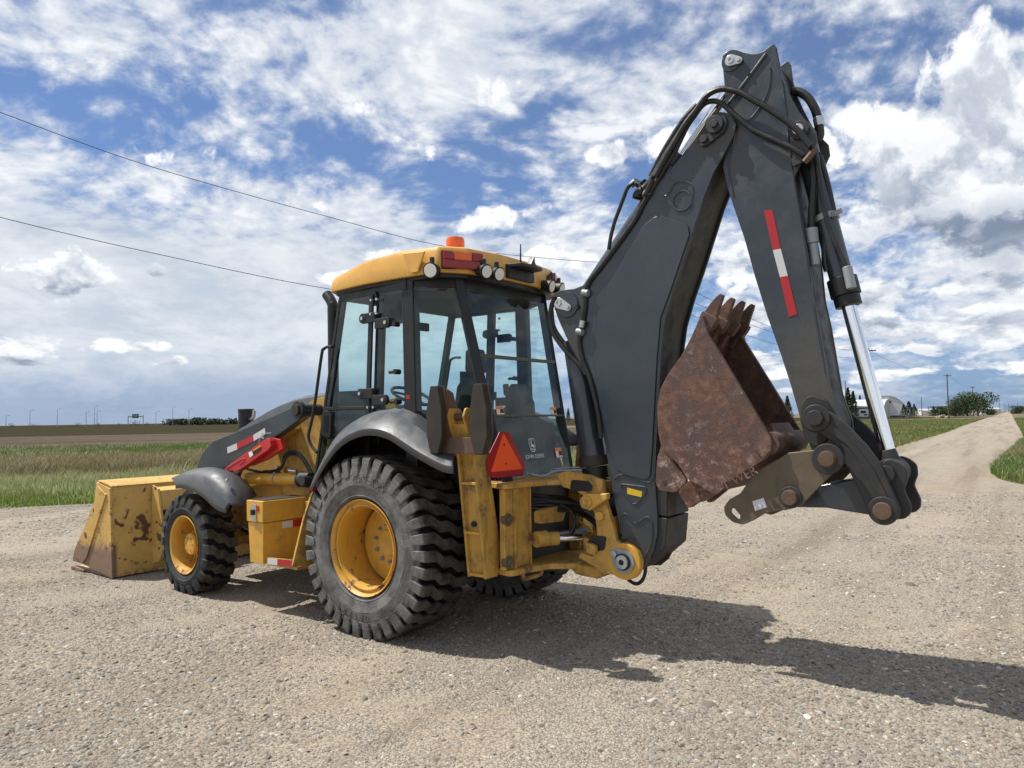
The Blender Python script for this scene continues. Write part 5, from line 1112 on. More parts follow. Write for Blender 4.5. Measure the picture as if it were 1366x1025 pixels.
for z in (.98, .66):
    p = hit(0, XR-.02, 672 if z > .8 else 674, 703 if z > .8 else 760); bm = B(); cyl(bm, (XR-.015, .665, z), (XR+.03, .665, z), .048, seg=20); cyl(bm, (XR-.028, .665, z), (XR-.015, .665, z), .028, seg=14); obj('pivot_pin', bm, M['bronze'], mf, .004)
# top plate slot lugs and swing cylinders
for s in (1, -1):
    zc = .72 if s == 1 else .80
    bm = B(); cyl(bm, (XR-.02, s*.36, .79), (XR-.15, s*.20, .79), .055, seg=20); sc1_ = obj('swing_cylinder', bm, M['yellow_worn'], mf, .004)
    bm = B(); cyl(bm, (XR-.10, s*.26, .79), (XR-.28, s*.06, .79), .03, seg=16); obj('rod', bm, M['chrome'], sc1_)
bm = B(); cyl(bm, (XR-.10, .33, .80), (XR-.20, -.14, .80), .034, seg=18); obj('swing_rod', bm, M['galv'], mf)
bm = B(); cyl(bm, (XR-.07, .40, .80), (XR-.10, .30, .80), .062, seg=20); obj('rod_gland', bm, M['yellow_worn'], mf, .005)
bm = B(); prism(bm, fil([(.38, .92), (.38, 1.02), (.05, 1.04), (.0, .98), (.05, .90)], .03), XR-.10, XR-.04, 'x'); obj('cross_lug', bm, M['yellow_worn'], mf, .008)
for k, (z, a) in enumerate(((1.10, 0), (1.075, .02), (1.05, .04), (1.02, .05), (1.125, -.02), (1.09, .08))):
    P_ = [(XR+.08, .30, z-.03+.01*k), (XR-.02, .20, z-.01), (XR-.14-a, .02, z-.04), (XR-.24-a, -.12, z-.14), (XR-.28, -.20, z-.26)]; bm = B(); sweep(bm, P_, .017, 8, 6); obj('hydraulic_hose', bm, M['rubberhose'], MC)
bm = B(); sweep(bm, [(XR-.10, .12, 1.06), (XR-.17, .05, 1.0), (XR-.20, .03, .9), (XR-.17, .08, .80), (XR-.06, .16, .76)], .018, 8, 6); obj('hydraulic_hose', bm, M['rubberhose'], MC)
bm = B(); yy = hit(0, XR-.02, 708, 770)[1]; sweep(bm, [(XR-.03, yy+.12, .60), (XR-.035, yy+.12, .53), (XR-.035, yy+.09, .51), (XR-.035, yy-.09, .51), (XR-.035, yy-.12, .53), (XR-.03, yy-.12, .60)], .018, 8, 3); obj('tow_loop', bm, M['yellow_worn'], mf)
# small pipes on top of the frame
bm = B(); sweep(bm, [hit(0, XR-.02, *p) for p in ((704, 632), (722, 636), (732, 633), (742, 629), (775, 628), (788, 630))], .012, 8, 4); obj('pipe', bm, M['galv'], mf)
bm = B(); sweep(bm, [hit(0, XR-.12, *p) for p in ((735, 627), (765, 624), (787, 627), (789, 640), (789, 654))], .007, 8, 4); obj('pipe', bm, M['galv'], mf)

# ---- stabilizers
def stab(s):
    xa, xb = -.82, -1.0
    f = lambda P: [(s*y, z) for y, z in P]
    yz = lambda x, *P: [(hit(0, x, *p)[1], hit(0, x, *p)[2]) for p in P]
    bl, br, kn, tr_, tl_ = yz(xb, (648, 777), (664, 777), (669, 738), (650, 603), (633, 606))
    bl = (bl[0], .545); br = (br[0], .545)
    def side(t, a=bl, b_=tl_): return (a[0]*(1-t)+b_[0]*t, a[1]*(1-t)+b_[1]*t)
    th = .02
    bm = B(); prism(bm, f([bl, br, kn, tr_, tl_]), xb, xb+th, 'x'); sp = obj('stabilizer_leg', bm, M['yellow_worn'], MC, .004)        # rear flange
    bm = B(); prism(bm, f([bl, br, kn, tr_, tl_]), xa-th, xa, 'x'); obj('leg_flange', bm, M['yellow_worn'], sp, .004)
    wb_ = [(bl[0]-.055, bl[1]), (bl[0]-.035, bl[1]), (tl_[0]-.035, tl_[1]), (tl_[0]-.055, tl_[1])]
    bm = B(); prism(bm, f(wb_), xb+th, xa-th, 'x'); obj('leg_web', bm, M['yellow_worn'], sp)
    for t in (.02, .36, .76):
        p = side(t); bm = B(); prism(bm, f([(p[0]-.036, p[1]), (p[0]-.004, p[1]-.006), (p[0]-.004, p[1]+.010), (p[0]-.036, p[1]+.016)]), xb+th, xa-th, 'x'); obj('leg_gusset', bm, M['yellow'], sp)
    p = side(.38); bm = B(); cyl(bm, (-.91, s*(p[0]-.036), p[1]+.05), (-.91, s*(p[0]-.01), p[1]+.05), .022, seg=12); obj('grease_port', bm, M['black'], sp)
    # fork head and pad pin
    hp = yz(xb, (633, 607), (650, 603), (641, 556), (636, 545), (622, 544), (619, 556))
    for xx in (xb, xa-th):
        bm = B(); prism(bm, fil(f(hp), .03), xx, xx+th, 'x'); obj('head_plate', bm, M['yellow_worn'], sp, .004)
    bm = B(); hw = yz(xb, (633, 607), (640, 605), (632, 566), (626, 566)); prism(bm, f(hw), xb+th, xa-th, 'x'); obj('head_web', bm, M['yellow_worn'], sp)
    pp_ = yz(xb, (630, 556))[0]; yp, zp = pp_
    bm = B(); cyl(bm, (xa+.03, s*yp, zp), (xb-.13, s*yp, zp), .030, seg=18); obj('pad_pin', bm, M['steel_rusty'], sp)
    # foot: two long octagonal rubber pads on a rusty cradle
    y_o = yp+.10; z0 = hit(1, y_o+.05, 640, 607)[2]; z1 = hit(1, y_o+.05, 640, 512)[2]
    bm = B(); box(bm, xb-.20, xa+.06, min(s*(y_o-.03), s*(y_o-.012)), max(s*(y_o-.03), s*(y_o-.012)), z0+.0, z0+.12); ft = obj('stabilizer_foot', bm, M['steel_rusty'], sp, .004)
    for xc, sg in ((xa+.06, 1), (xb-.19, -1)):
        w = .078; zm = z0+(z1-z0)*.45
        o8 = [(xc-.035, z0), (xc+.04, z0), (xc+w, zm-.10), (xc+w, zm+.10), (xc+.035, z1), (xc-.04, z1), (xc-w, zm+.10), (xc-w, zm-.10)]
        bm = B(); prism(bm, o8, s*(y_o), s*(y_o+.06), 'y'); obj('rubber_pad', bm, M['rubberpad'], sp, .006)
        in8 = [(xc+(x-xc)*.9, z) for x, z in o8]; bm = B(); prism(bm, in8, s*(y_o-.022), s*(y_o-.001), 'y'); obj('pad_backing', bm, M['steel_rusty'], sp, .004)
        xe = xc-sg*.055
        bm = B(); prism(bm, f([(y_o-.022, z0+.03), (y_o-.022, z1-.02), (y_o-.09, z1-.05), (yp-.03, zp+.07), (yp-.06, zp-.02), (yp-.03, zp-.08)]), xe-.009, xe+.009, 'x'); obj('pad_ear', bm, M['steel_rusty'], sp, .004)
M['rubberpad'] = paint('stabilizer_pad_rubber', (.024, .021, .017), .8, .2, .8, dirtcol=(.075, .055, .038), scratch=.2)
stab(1); stab(-1)

# ---- slow-moving-vehicle triangle
XS = -1.02
outp = [hit(0, XS, *p) for p in ((666, 576.5), (678, 576.5), (700, 619), (697, 635), (657, 638), (650, 630), (650, 610))]
bm = B(); prism(bm, [(p[1], p[2]) for p in outp], XS-.004, XS, 'x'); sm_ = obj('warning_triangle', bm, M['redtape'], MC, .0)
inp = [hit(0, XS-.006, *p) for p in ((671.6, 577.5), (697.5, 626), (655, 630))]
bm = B(); prism(bm, fil([(p[1], p[2]) for p in inp], .01), XS-.0065, XS-.0042, 'x'); obj('triangle_centre', bm, M['orange'], sm_)
for px, py in ((672.5, 593.5), (675, 619)): p = hit(0, XS-.008, px, py); bm = B(); cyl(bm, (XS-.006, p[1], p[2]), (XS-.010, p[1], p[2]), .007, seg=8); obj('rivet', bm, M['black'], sm_)
bm = B(); p = hit(0, XS, 678, 640); box(bm, XS+.002, XS+.02, p[1]-.06, p[1]+.06, 1.24, 1.40); obj('triangle_mount', bm, M['black'], sm_)

# ---- swing tower (yellow casting)
tp = [(742, 633), (754, 629), (786, 634), (803, 641), (806, 664), (812, 684), (818, 705), (822, 721), (833, 731), (845, 738), (850, 750), (845, 762), (832, 768), (803, 766), (792, 756), (771, 744), (774, 738), (790, 742), (797, 735), (795, 700), (792, 684), (785, 667), (768, 655), (750, 650)]
tw = sy(.25, tp)
bm = B(); prism(bm, tw, .20, .25, 'y'); prism(bm, tw, -.25, -.20, 'y'); swg = obj('swing_tower', bm, M['yellow_worn'], MC, .008)
bm = B(); wb = sy(.22, [(795, 700), (815, 690), (822, 722), (815, 745), (796, 742)]); prism(bm, wb, -.20, .20, 'y'); wt = sy(.22, [(748, 636), (800, 643), (802, 662), (750, 650)]); prism(bm, wt, -.20, .20, 'y'); obj('tower_web', bm, M['yellow_worn'], swg, .01)
sl_ = sy(.252, [(762, 640), (785, 642), (791, 648), (789, 656), (760, 655)]); bm = B(); prism(bm, fil(sl_, .03), .2505, .253, 'y'); obj('tower_slot', bm, M['black'], swg)
pr_ = sy(.256, [(790, 714), (809, 716), (806, 734), (784, 738), (780, 728)]); bm = B(); prism(bm, fil(pr_, .02), .2505, .254, 'y'); obj('tower_pocket', bm, M['black'], swg)
knp = sy(.26, [(783, 722), (798, 728), (797, 740), (786, 738)]); bm = B(); prism(bm, fil(knp, .03), .254, .30, 'y'); obj('swing_lug', bm, M['yellow_worn'], swg, .008)
# lock lever
c = hit(1, .27, 786, 669.5); e_ = hit(1, .27, 813, 662); e2 = hit(1, .27, 791, 680)
bm = B(); prism(bm, [(c[0]+.03, c[2]+.06), (e_[0], e_[2]+.022), (e_[0], e_[2]-.02), (c[0]-.02, c[2]-.065), (c[0]+.05, c[2]-.03)], .252, .31, 'y'); lv = obj('lock_lever', bm, M['yellow'], swg, .01)
bm = B(); cyl(bm, (c[0], .25, c[2]), (c[0], .33, c[2]), .05, seg=20); cyl(bm, (c[0], .33, c[2]), (c[0], .345, c[2]), .022, seg=12); obj('lever_boss', bm, M['yellow_worn'], swg, .005)
c = hit(1, .26, 800, 688.5); bm = B(); cyl(bm, (c[0], .25, c[2]), (c[0], .275, c[2]), .035, seg=18); obj('boss', bm, M['yellow'], swg, .004)
# boom foot pin and its keeper
bp = hit(1, .27, 831, 750); b2 = hit(1, .27, 820, 739)
bm = B(); prism(bm, hull([(bp[0], bp[2], .088), (b2[0], b2[2], .042)], 24), .25, .268, 'y'); kp = obj('pin_keeper', bm, M['galv'], swg, .003)
bm = B(); cyl(bm, (bp[0], -.29, bp[2]), (bp[0], .285, bp[2]), .062, seg=28); obj('boom_foot_pin', bm, M['black'], swg, .004)
bm = lathe(B(), [(.050, 0), (.050, .012), (.022, .012), (.022, .0)], 24, (bp[0], .286, bp[2])); obj('pin_cap', bm, M['galv'], swg)
bm = B(); cyl(bm, (b2[0], .268, b2[2]), (b2[0], .29, b2[2]), .024, seg=6); obj('keeper_bolt', bm, M['galv'], swg)
rb_ = hull([(bp[0], bp[2], .135), (bp[0]+.02, bp[2]+.0, .13)], 32); bm = B(); prism(bm, rb_, .19, .2535, 'y'); obj('boom_ear', bm, M['yellow'], swg, .01)
# bottom hinge and drooping hose
hb = sy(.12, [(762, 757), (770, 752), (800, 757), (806, 768), (798, 772), (770, 766)]); bm = B(); prism(bm, hb, -.15, .15, 'y'); obj('lower_hinge', bm, M['yellow_worn'], swg, .02)
for o__ in (0, .05): bm = B(); sweep(bm, [hit(1, .12-o__, *p) for p in ((834, 767), (840, 775), (849, 779), (857, 774), (861, 762), (861, 750))], .014, 8, 5); obj('hydraulic_hose', bm, M['rubberhose'], MC)

# ---- boom
YB = .20
bpx = [(739, 392), (748, 387), (757, 386), (766, 385), (783, 379), (812, 341), (840, 299), (862, 263), (892, 228), (918, 197), (938, 170), (947, 157), (957, 149), (968, 150), (977, 156), (982, 166), (979, 180), (967, 204), (952, 231), (939, 264), (922, 318), (911, 353), (898, 391), (887, 430), (883, 460), (881, 500), (879, 540), (876, 590), (874, 643), (877, 690), (877, 712), (872, 735), (861, 757), (850, 766), (836, 766), (824, 755), (823, 735), (828, 715), (825, 697), (818, 664), (808, 600), (799, 547), (789, 515), (772, 482), (755, 450), (744, 425), (738, 407)]
bo = sy(YB, bpx)
def inset_poly(P, d):
    P = [Vector(p) for p in P]; n = len(P); ar = sum(P[i].x*P[(i+1) % n].y-P[(i+1) % n].x*P[i].y for i in range(n)); sg = 1 if ar > 0 else -1; out = []
    for i in range(n):
        a, b_, c = P[i-1], P[i], P[(i+1) % n]; n1 = Vector((-(b_-a).y, (b_-a).x)).normalized(); n2 = Vector((-(c-b_).y, (c-b_).x)).normalized(); m = (n1+n2); m = m.normalized() if m.length > 1e-6 else n1; k = min(1/max(.5, m.dot(n1)), 1.6); out.append(tuple(b_+m*d*k*sg))
    return out
bm = B(); prism(bm, bo, YB-.022, YB, 'y'); boom = obj('boom', bm, M['dark_boom'], MC, .006)
bm = B(); prism(bm, bo, -YB, -YB+.022, 'y'); obj('boom_plate', bm, M['dark_boom'], boom, .006)
bm = B(); prism(bm, inset_poly(bo, .022), -YB+.023, YB-.023, 'y'); obj('boom_web', bm, M['under'], boom)
# pressed details on the side plates
for s in (1, -1):
    pn = sy(YB, [(873, 290), (884, 288), (919, 301), (920, 315), (909, 347), (896, 386), (882, 424), (877, 480), (871, 600), (868, 636), (862, 641), (832, 633), (822, 625), (815, 600), (800, 540), (794, 490), (792, 470), (797, 420), (818, 370), (858, 302)])
    bm = B(); prism(bm, fil(pn, .04), s*(YB+.0005), s*(YB+.012), 'y'); obj('pressed_panel', bm, M['dark_boom'], boom, .006)
    c = hit(1, YB, 910, 268); bm = lathe(B(), [(.082, 0), (.078, .008), (.066, .008), (.063, -.001)], 32, (c[0], s*(YB+.001) if s > 0 else -YB-.009, c[2])); obj('pressed_ring', bm, M['dark'], boom)
    for pp_ in ([(886, 263), (893, 258), (899, 247), (908, 243), (919, 244), (924, 251), (923, 268), (921, 278)], [(809, 648), (812, 633)], ):
        if len(pp_) > 2: bm = B(); sweep(bm, [(p[0], s*p[1], p[2]) for p in S3(YB, pp_)], .008, 6, 4); obj('pressed_ridge', bm, M['dark'], boom)
tri = sy(YB+.004, [(829, 646), (862, 650), (862, 657), (849, 672), (844, 673), (828, 652)])
loop = fil(tri, .03); bm = B(); sweep(bm, [(x, YB+.002, z) for x, z in loop+loop[:1]], .007, 6, 1); obj('pressed_ridge', bm, M['dark'], boom)
bm = B(); prism(bm, sy(YB, [(837, 650.5), (857, 656), (856, 663.5), (837, 659)]), YB+.001, YB+.004, 'y'); obj('yellow_decal', bm, M['decal_y'], boom)
for pts_ in ([(829, 716), (829, 694), (832, 686), (837, 687), (845, 698), (853, 696), (862, 690), (868, 693), (870, 702), (869, 725), (860, 742), (848, 758)], [(827, 732), (833, 721), (842, 718), (850, 724), (852, 740)], [(820, 640), (826, 634), (836, 634), (862, 643), (870, 640), (873, 632)]):
    bm = B(); sweep(bm, S3(YB+.001, pts_), .008, 6, 4); obj('pressed_ridge', bm, M['dark'], boom)
# closed box on the back of the boom foot
bx_ = sy(YB, [(874, 643), (892, 645), (890, 700), (888, 725), (872, 742), (864, 752), (872, 735), (877, 700)])
bm = B(); q0 = sy(0., [(891, 640), (902, 650), (900, 690), (898, 718), (880, 748)])
prism(bm, [(-2.10, 1.27), (-2.195, 1.25), (-2.19, 1.02), (-2.10, 1.03)], -.185, .185, 'y'); obj('boom_foot_cover', bm, M['dark_dirty'], boom, .008)
bm = B(); prism(bm, [(-2.10, 1.02), (-2.19, 1.01), (-2.165, .80), (-2.05, .70)], -.185, .185, 'y'); obj('boom_foot_cover', bm, M['dark_dirty'], boom, .008)
# lobe pins
def keeper(c, dx, dz, r, y, par, mat, name='pin_keeper'):
    bm = B(); prism(bm, hull([(c[0], c[2], r), (c[0]+dx, c[2]+dz, r*.62)], 20), y, y+.016, 'y'); k = obj(name, bm, mat, par, .003)
    bm = lathe(B(), [(r*.62, 0), (r*.62, .010), (r*.3, .010), (r*.3, .0), (.0001, 0)], 20, (c[0], y+.0165, c[2])); obj('pin_cap', bm, mat, par)
    bm = B(); cyl(bm, (c[0]+dx, y+.016, c[2]+dz), (c[0]+dx, y+.036, c[2]+dz), r*.36, seg=6); obj('keeper_bolt', bm, mat, par)
lobe = hit(1, YB, 757, 407); bm = lathe(B(), [(.105, 0), (.100, .012), (.0001, .012)], 36, (lobe[0], YB, lobe[2])); obj('lobe_boss', bm, M['dark'], boom)
k0 = hit(1, YB, 747.5, 405); k1 = hit(1, YB, 760, 411); keeper(k0, k1[0]-k0[0], k1[2]-k0[2], .045, YB+.0125, boom, M['steel'])
c = hit(1, YB, 772, 410); bm = B(); cyl(bm, (c[0]+.01, YB, c[2]), (c[0]+.01, YB+.02, c[2]), .018, seg=10); obj('grease_port', bm, M['black'], boom)
nose = hit(1, YB, 956, 168); n2 = hit(1, YB, 941, 187)
bm = B(); cyl(bm, (nose[0], -.25, nose[2]), (nose[0], .245, nose[2]), .062, seg=28); cyl(bm, (nose[0], .245, nose[2]), (nose[0], .262, nose[2]), .03, seg=6); obj('boom_nose_pin', bm, M['dark_dirty'], boom, .004)
bm = B(); prism(bm, hull([(nose[0], nose[2], .082), (n2[0], n2[2], .05)], 20), YB, YB+.022, 'y'); obj('pin_keeper', bm, M['dark_dirty'], boom, .004)
bm = B(); cyl(bm, (n2[0], YB+.022, n2[2]), (n2[0], YB+.045, n2[2]), .03, seg=6); obj('keeper_bolt', bm, M['dark_dirty'], boom)
bm = B(); 
for (px, py) in ((951, 288), (921, 380)): c = hit(1, 0, px, py); 
# boom lift cylinder between the plates, in front of the boom
q0 = hit(1, .03, 795, 640); q1 = hit(1, .03, 762, 420)
bm = B(); g0 = hit(1, .05, 792, 612); g1 = hit(1, .05, 768, 455)
cyl(bm, g0, (g1[0], g1[1], g1[2]), .105, seg=32); bcyl = obj('boom_cylinder', bm, M['dark'], MC, .006)
gg = Vector(g0); gd = (Vector(g0)-Vector(g1)).normalized()
bm = B(); cyl(bm, gg-gd*.02, gg+gd*.06, .118, seg=32); obj('cylinder_collar', bm, M['dark_dirty'], bcyl, .006)
bm = B(); cyl(bm, gg+gd*.065, gg+gd*.16, .108, seg=32); obj('cylinder_gland', bm, M['black'], bcyl, .006)
bm = B(); cyl(bm, gg+gd*.16, gg+gd*.42, .05, seg=20); obj('rod', bm, M['black'], bcyl)
bm = B(); q = gg+gd*.36; prism(bm, hull([(q.x, q.z, .09), (q.x-.06, q.z-.02, .09)], 20), -.16, .16, 'y'); obj('rod_eye', bm, M['dark_dirty'], bcyl, .008)
# crowd cylinder
b0 = Vector((lobe[0], 0, lobe[2])); stp_ = hit(1, .0, 984, 84); s1_ = Vector((hit(1, .17, 978, 81)[0], 0, hit(1, .17, 978, 81)[2])); dd = (s1_-b0); ln = dd.length; dn = dd.normalized()
bm = B(); cyl(bm, b0+dn*.06, b0+dn*1.30, .088, seg=30); ccyl = obj('crowd_cylinder', bm, M['dark'], MC, .006)
bm = B(); cyl(bm, b0+dn*1.30, b0+dn*1.40, .10, seg=30); obj('cylinder_gland', bm, M['black'], ccyl, .006)
bm = B(); cyl(bm, b0+dn*1.40, s1_, .042, seg=24); obj('rod', bm, M['chrome'], ccyl)
bm = B(); cyl(bm, s1_-Vector((0, .09, 0)), s1_+Vector((0, .09, 0)), .085, seg=24); cyl(bm, b0-Vector((0, .15, 0)), b0+Vector((0, .15, 0)), .10, seg=24); obj('cylinder_eye', bm, M['dark_dirty'], ccyl, .006)
# port fittings on the crowd cylinder
for pts_, r in (([(846, 243), (852, 246), (858, 250)], .028), ([(849, 266), (852, 258), (858, 254)], .040), ([(858, 244), (866, 252)], .034)):
    bm = B(); sweep(bm, S3(.10, pts_), r, 10, 3); obj('port_fitting', bm, M['dark_dirty'], ccyl)
bm = B(); a, b_ = S3(.12, [(842, 248), (848, 242)]); cyl(bm, a, b_, .026, seg=12); obj('hose_fitting', bm, M['steel'], ccyl)
def hose(y, pts, r=.018, ribs=False, mat='rubberhose', par=None, nm='hydraulic_hose'):
    if isinstance(y, (int, float)): P_ = S3(y, pts)
    else: P_ = [hit(1, y[0]+(y[1]-y[0])*i/(len(pts)-1), *p) for i, p in enumerate(pts)]
    bm = B(); sweep(bm, P_, r, 10, 6, ribs); return obj(nm, bm, M[mat], par or MC)
hose(.21, [(1075, 209), (1058, 198), (1042, 191), (1020, 181), (1004, 173), (988, 160), (974, 148), (962, 138), (950, 135), (938, 140), (926, 155), (915, 172), (900, 203), (888, 222), (872, 248), (858, 272), (848, 292), (832, 315), (816, 337), (800, 358), (786, 376), (782, 390), (780, 412), (777, 432), (774, 448), (773, 460), (777, 480), (785, 500), (792, 525), (798, 553), (802, 585)], .019)
hose(.24, [(1083, 197), (1074, 186), (1064, 174), (1050, 162), (1037, 153), (1020, 142), (1004, 133), (988, 124), (974, 120), (962, 119), (950, 123), (940, 131), (928, 148), (914, 166), (900, 190), (886, 214), (874, 236)], .020, True)
hose(.14, [(884, 215), (874, 232), (866, 244), (858, 252)], .024, True)
hose(.10, [(930, 140), (912, 160), (895, 186), (880, 212), (868, 236)], .022)
hose(.15, [(925, 150), (906, 178), (888, 206), (874, 232)], .020)
hose(.16, [(846, 244), (838, 250), (832, 264), (826, 280), (820, 296), (815, 315), (812, 333)], .015)
hose((.23, .18), [(741, 396), (736, 408), (734, 425), (738, 444), (748, 460), (760, 474), (772, 486), (782, 500)], .020)
hose(.12, [(736, 412), (738, 434), (748, 452), (760, 466), (776, 484)], .018)
for px, py in ((781, 391), (773.5, 443)):
    a = hit(1, .22, px-4, py-.6); b_ = hit(1, .22, px+4, py+.6); bm = B(); cyl(bm, a, b_, .028, seg=12); obj('hose_clamp', bm, M['galv'], MC, .004)
a, b_ = S3(.235, [(775.5, 437), (777.5, 428)]); bm = B(); cyl(bm, a, b_, .024, seg=12); obj('hose_fitting', bm, M['steel'], MC)
a, b_ = S3(.20, [(867, 262), (861, 256)]); bm = B(); cyl(bm, a, b_, .03, seg=12); obj('hose_clamp', bm, M['steel'], MC)
hose(.235, [(860, 262), (866, 250), (870, 240)], .02)
# ---- stick
YS = .165
spx = [(963, 81), (964, 74), (968, 69.5), (975, 66), (982, 66.5), (992, 70), (1002, 72), (1010, 71.5), (1020, 67), (1028, 60), (1032, 58.6), (1036, 64), (1039, 88), (1046, 110), (1054, 128), (1064, 147), (1076, 163), (1088, 175), (1090, 190), (1084, 203), (1070, 214), (1060, 236), (1070, 297), (1079, 345), (1084, 395), (1092, 430), (1100, 478), (1108, 525), (1121, 560), (1127, 600), (1121, 622), (1106, 632), (1090, 622), (1082, 600), (1068, 561), (1055, 515), (1041, 472), (1023, 421), (1007, 370), (993, 319), (978, 275), (970, 250), (964, 224), (966, 200), (972, 170), (968, 140), (966, 112)]
spn = sy(YS, spx)
bm = B(); prism(bm, spn, YS-.02, YS, 'y'); stick = obj('stick', bm, M['dark_stick'], MC, .006)
bm = B(); prism(bm, spn, -YS, -YS+.02, 'y'); obj('stick_plate', bm, M['dark_stick'], stick, .006)
bodyp = sy(YS, [(1020, 80), (1030, 75), (1040, 110), (1052, 200), (1060, 236), (1070, 297), (1079, 345), (1084, 395), (1092, 430), (1100, 478), (1108, 525), (1121, 560), (1120, 600), (1106, 620), (1090, 612), (1082, 598), (1068, 561), (1055, 515), (1041, 472), (1023, 421), (1007, 370), (993, 319), (978, 275), (970, 250), (968, 224), (972, 190), (985, 130)])
bm = B(); prism(bm, inset_poly(bodyp, .006), -YS+.0205, YS-.0205, 'y'); obj('stick_web', bm, M['dark_dirty'], stick)
# weld ridges and ribs on the near plate
for pts_, r in (([(1036, 66), (1045, 120), (1052, 185), (1060, 250), (1072, 320), (1084, 400), (1093, 450), (1102, 500)], .006), ([(1028, 92), (1027, 110), (1022, 128), (1010, 148), (999, 161)], .006), ([(970, 141), (996, 107), (1022, 72)], .012), ([(982, 166), (978, 195), (972, 220), (978, 262)], .007)):
    bm = B(); sweep(bm, S3(YS+.001, pts_), r, 6, 5); obj('weld_ridge', bm, M['dark'], stick)
lob = hit(1, YS, 976, 82); k1 = hit(1, YS, 987, 82)
bm = lathe(B(), [(.072, 0), (.070, .008), (.0001, .008)], 32, (lob[0], YS, lob[2])); obj('lobe_boss', bm, M['dark'], stick)
keeper(lob, k1[0]-lob[0], k1[2]-lob[2], .040, YS+.0085, stick, M['steel'])
bs = hit(1, YS, 1067, 175); bm = B(); cyl(bm, (bs[0], YS, bs[2]), (bs[0], YS+.03, bs[2]), .062, seg=24); obj('pin_boss', bm, M['dark_dirty'], stick, .005)
bm = B(); cyl(bm, (bs[0], YS+.03, bs[2]), (bs[0], YS+.05, bs[2]), .035, seg=16); obj('pin_cap', bm, M['steel'], stick, .004)
T = [(1019, 281), (1031, 334), (1040.5, 370), (1052.5, 423)]; T2 = [(1030.5, 280), (1041.5, 332), (1051, 368), (1063.5, 419)]
for i, cn_ in enumerate(('redtape', 'whitetape', 'redtape')):
    bm = B(); sheet(bm, S3(YS+.002, [T[i], T2[i], T2[i+1], T[i+1]]), .003); obj('reflective_tape', bm, M[cn_], stick)
# hose bracket
bm = B(); sheet(bm, S3(YS+.03, [(1056, 213), (1072, 208), (1078, 214), (1058, 223)]), .02); obj('hose_bracket', bm, M['dark_dirty'], stick, .003)
bm = B(); a, b_ = S3(YS+.06, [(1073, 217), (1087, 200)]); cyl(bm, a, b_, .022, seg=8); obj('hose_bracket', bm, M['steel_rusty'], stick, .003)
# stick top hoses, right side
hose(-.10, [(1057, 122), (1066, 123), (1076, 129), (1083, 138), (1088, 148), (1091, 158)], .030)
a, b_ = S3(-.10, [(1091, 157), (1093.5, 170)]); bm = B(); cyl(bm, a, b_, .034, seg=14); obj('hose_fitting', bm, M['steel'], MC, .004)
hose(-.08, [(1093, 168), (1094, 178), (1092, 185), (1086, 187)], .028, mat='dark_dirty', nm='hose_elbow')
hose(.10, [(1077, 205), (1083, 218), (1086, 239), (1085, 258), (1083, 280), (1082, 307)], .024)
a, b_ = S3(.10, [(1082, 305), (1084.5, 325)]); bm = B(); cyl(bm, a, b_, .042, .038, seg=16); obj('hose_fitting', bm, M['galv'], MC, .005)
a, b_ = S3(.10, [(1084.5, 325), (1088, 354)]); bm = B(); cyl(bm, a, b_, .030, seg=16); obj('hose_fitting', bm, M['galv'], MC, .005)
hose(.12, [(1088, 202), (1092, 228), (1097, 262), (1102, 288), (1110, 312), (1120, 336), (1129, 356)], .016)
hose(.05, [(1084, 205), (1090, 240), (1096, 275), (1099, 300), (1100, 345), (1103, 362)], .020)
hose(.02, [(1092, 205), (1102, 240), (1112, 285)], .022)
a, b_ = S3(.14, [(1130, 356), (1136, 385)]); bm = B(); cyl(bm, a, b_, .030, seg=14); obj('hose_fitting', bm, M['galv'], MC, .005)
# ---- bucket cylinder
B0 = Vector(hit(1, .0, 1071, 178)); B1 = Vector(hit(1, .0, 1141, 402)); Be = Vector(hit(1, .05, 1189, 630)); Be.y = 0; B0.y = B1.y = 0
ax_ = (Be-B0).normalized(); T1 = B0+ax_*((B1-B0).dot(ax_))
bm = B(); cyl(bm, B0+ax_*.10, T1-ax_*.16, .074, seg=30); bcy = obj('bucket_cylinder', bm, M['dark'], MC, .005)
bm = B(); cyl(bm, T1-ax_*.17, T1-ax_*.05, .094, seg=30); cyl(bm, T1-ax_*.05, T1+ax_*.02, .082, seg=30); obj('cylinder_gland', bm, M['black'], bcy, .005)
bm = B(); cyl(bm, T1, Be, .046, seg=28); obj('rod', bm, M['chrome'], bcy)
bm = B(); cyl(bm, B0-Vector((0, .12, 0)), B0+Vector((0, .12, 0)), .07, seg=20); cyl(bm, B0, B0+ax_*.12, .065, .074, seg=20); obj('cylinder_eye', bm, M['dark_dirty'], bcy, .005)
mc = B0+ax_*.62; bm = B(); cyl(bm, mc-ax_*.02, mc+ax_*.02, .086, seg=30); beam(bm, mc+Vector((-.05, .06, 0)), mc+Vector((-.12, .07, .02)), .02, .03); obj('band_clamp', bm, M['galv'], bcy, .004)
bm = B(); cyl(bm, Be-Vector((0, .11, 0)), Be+Vector((0, .11, 0)), .085, seg=26); cyl(bm, Be-ax_*.14, Be, .05, .07, seg=20); obj('rod_eye', bm, M['dark_dirty'], bcy, .006)

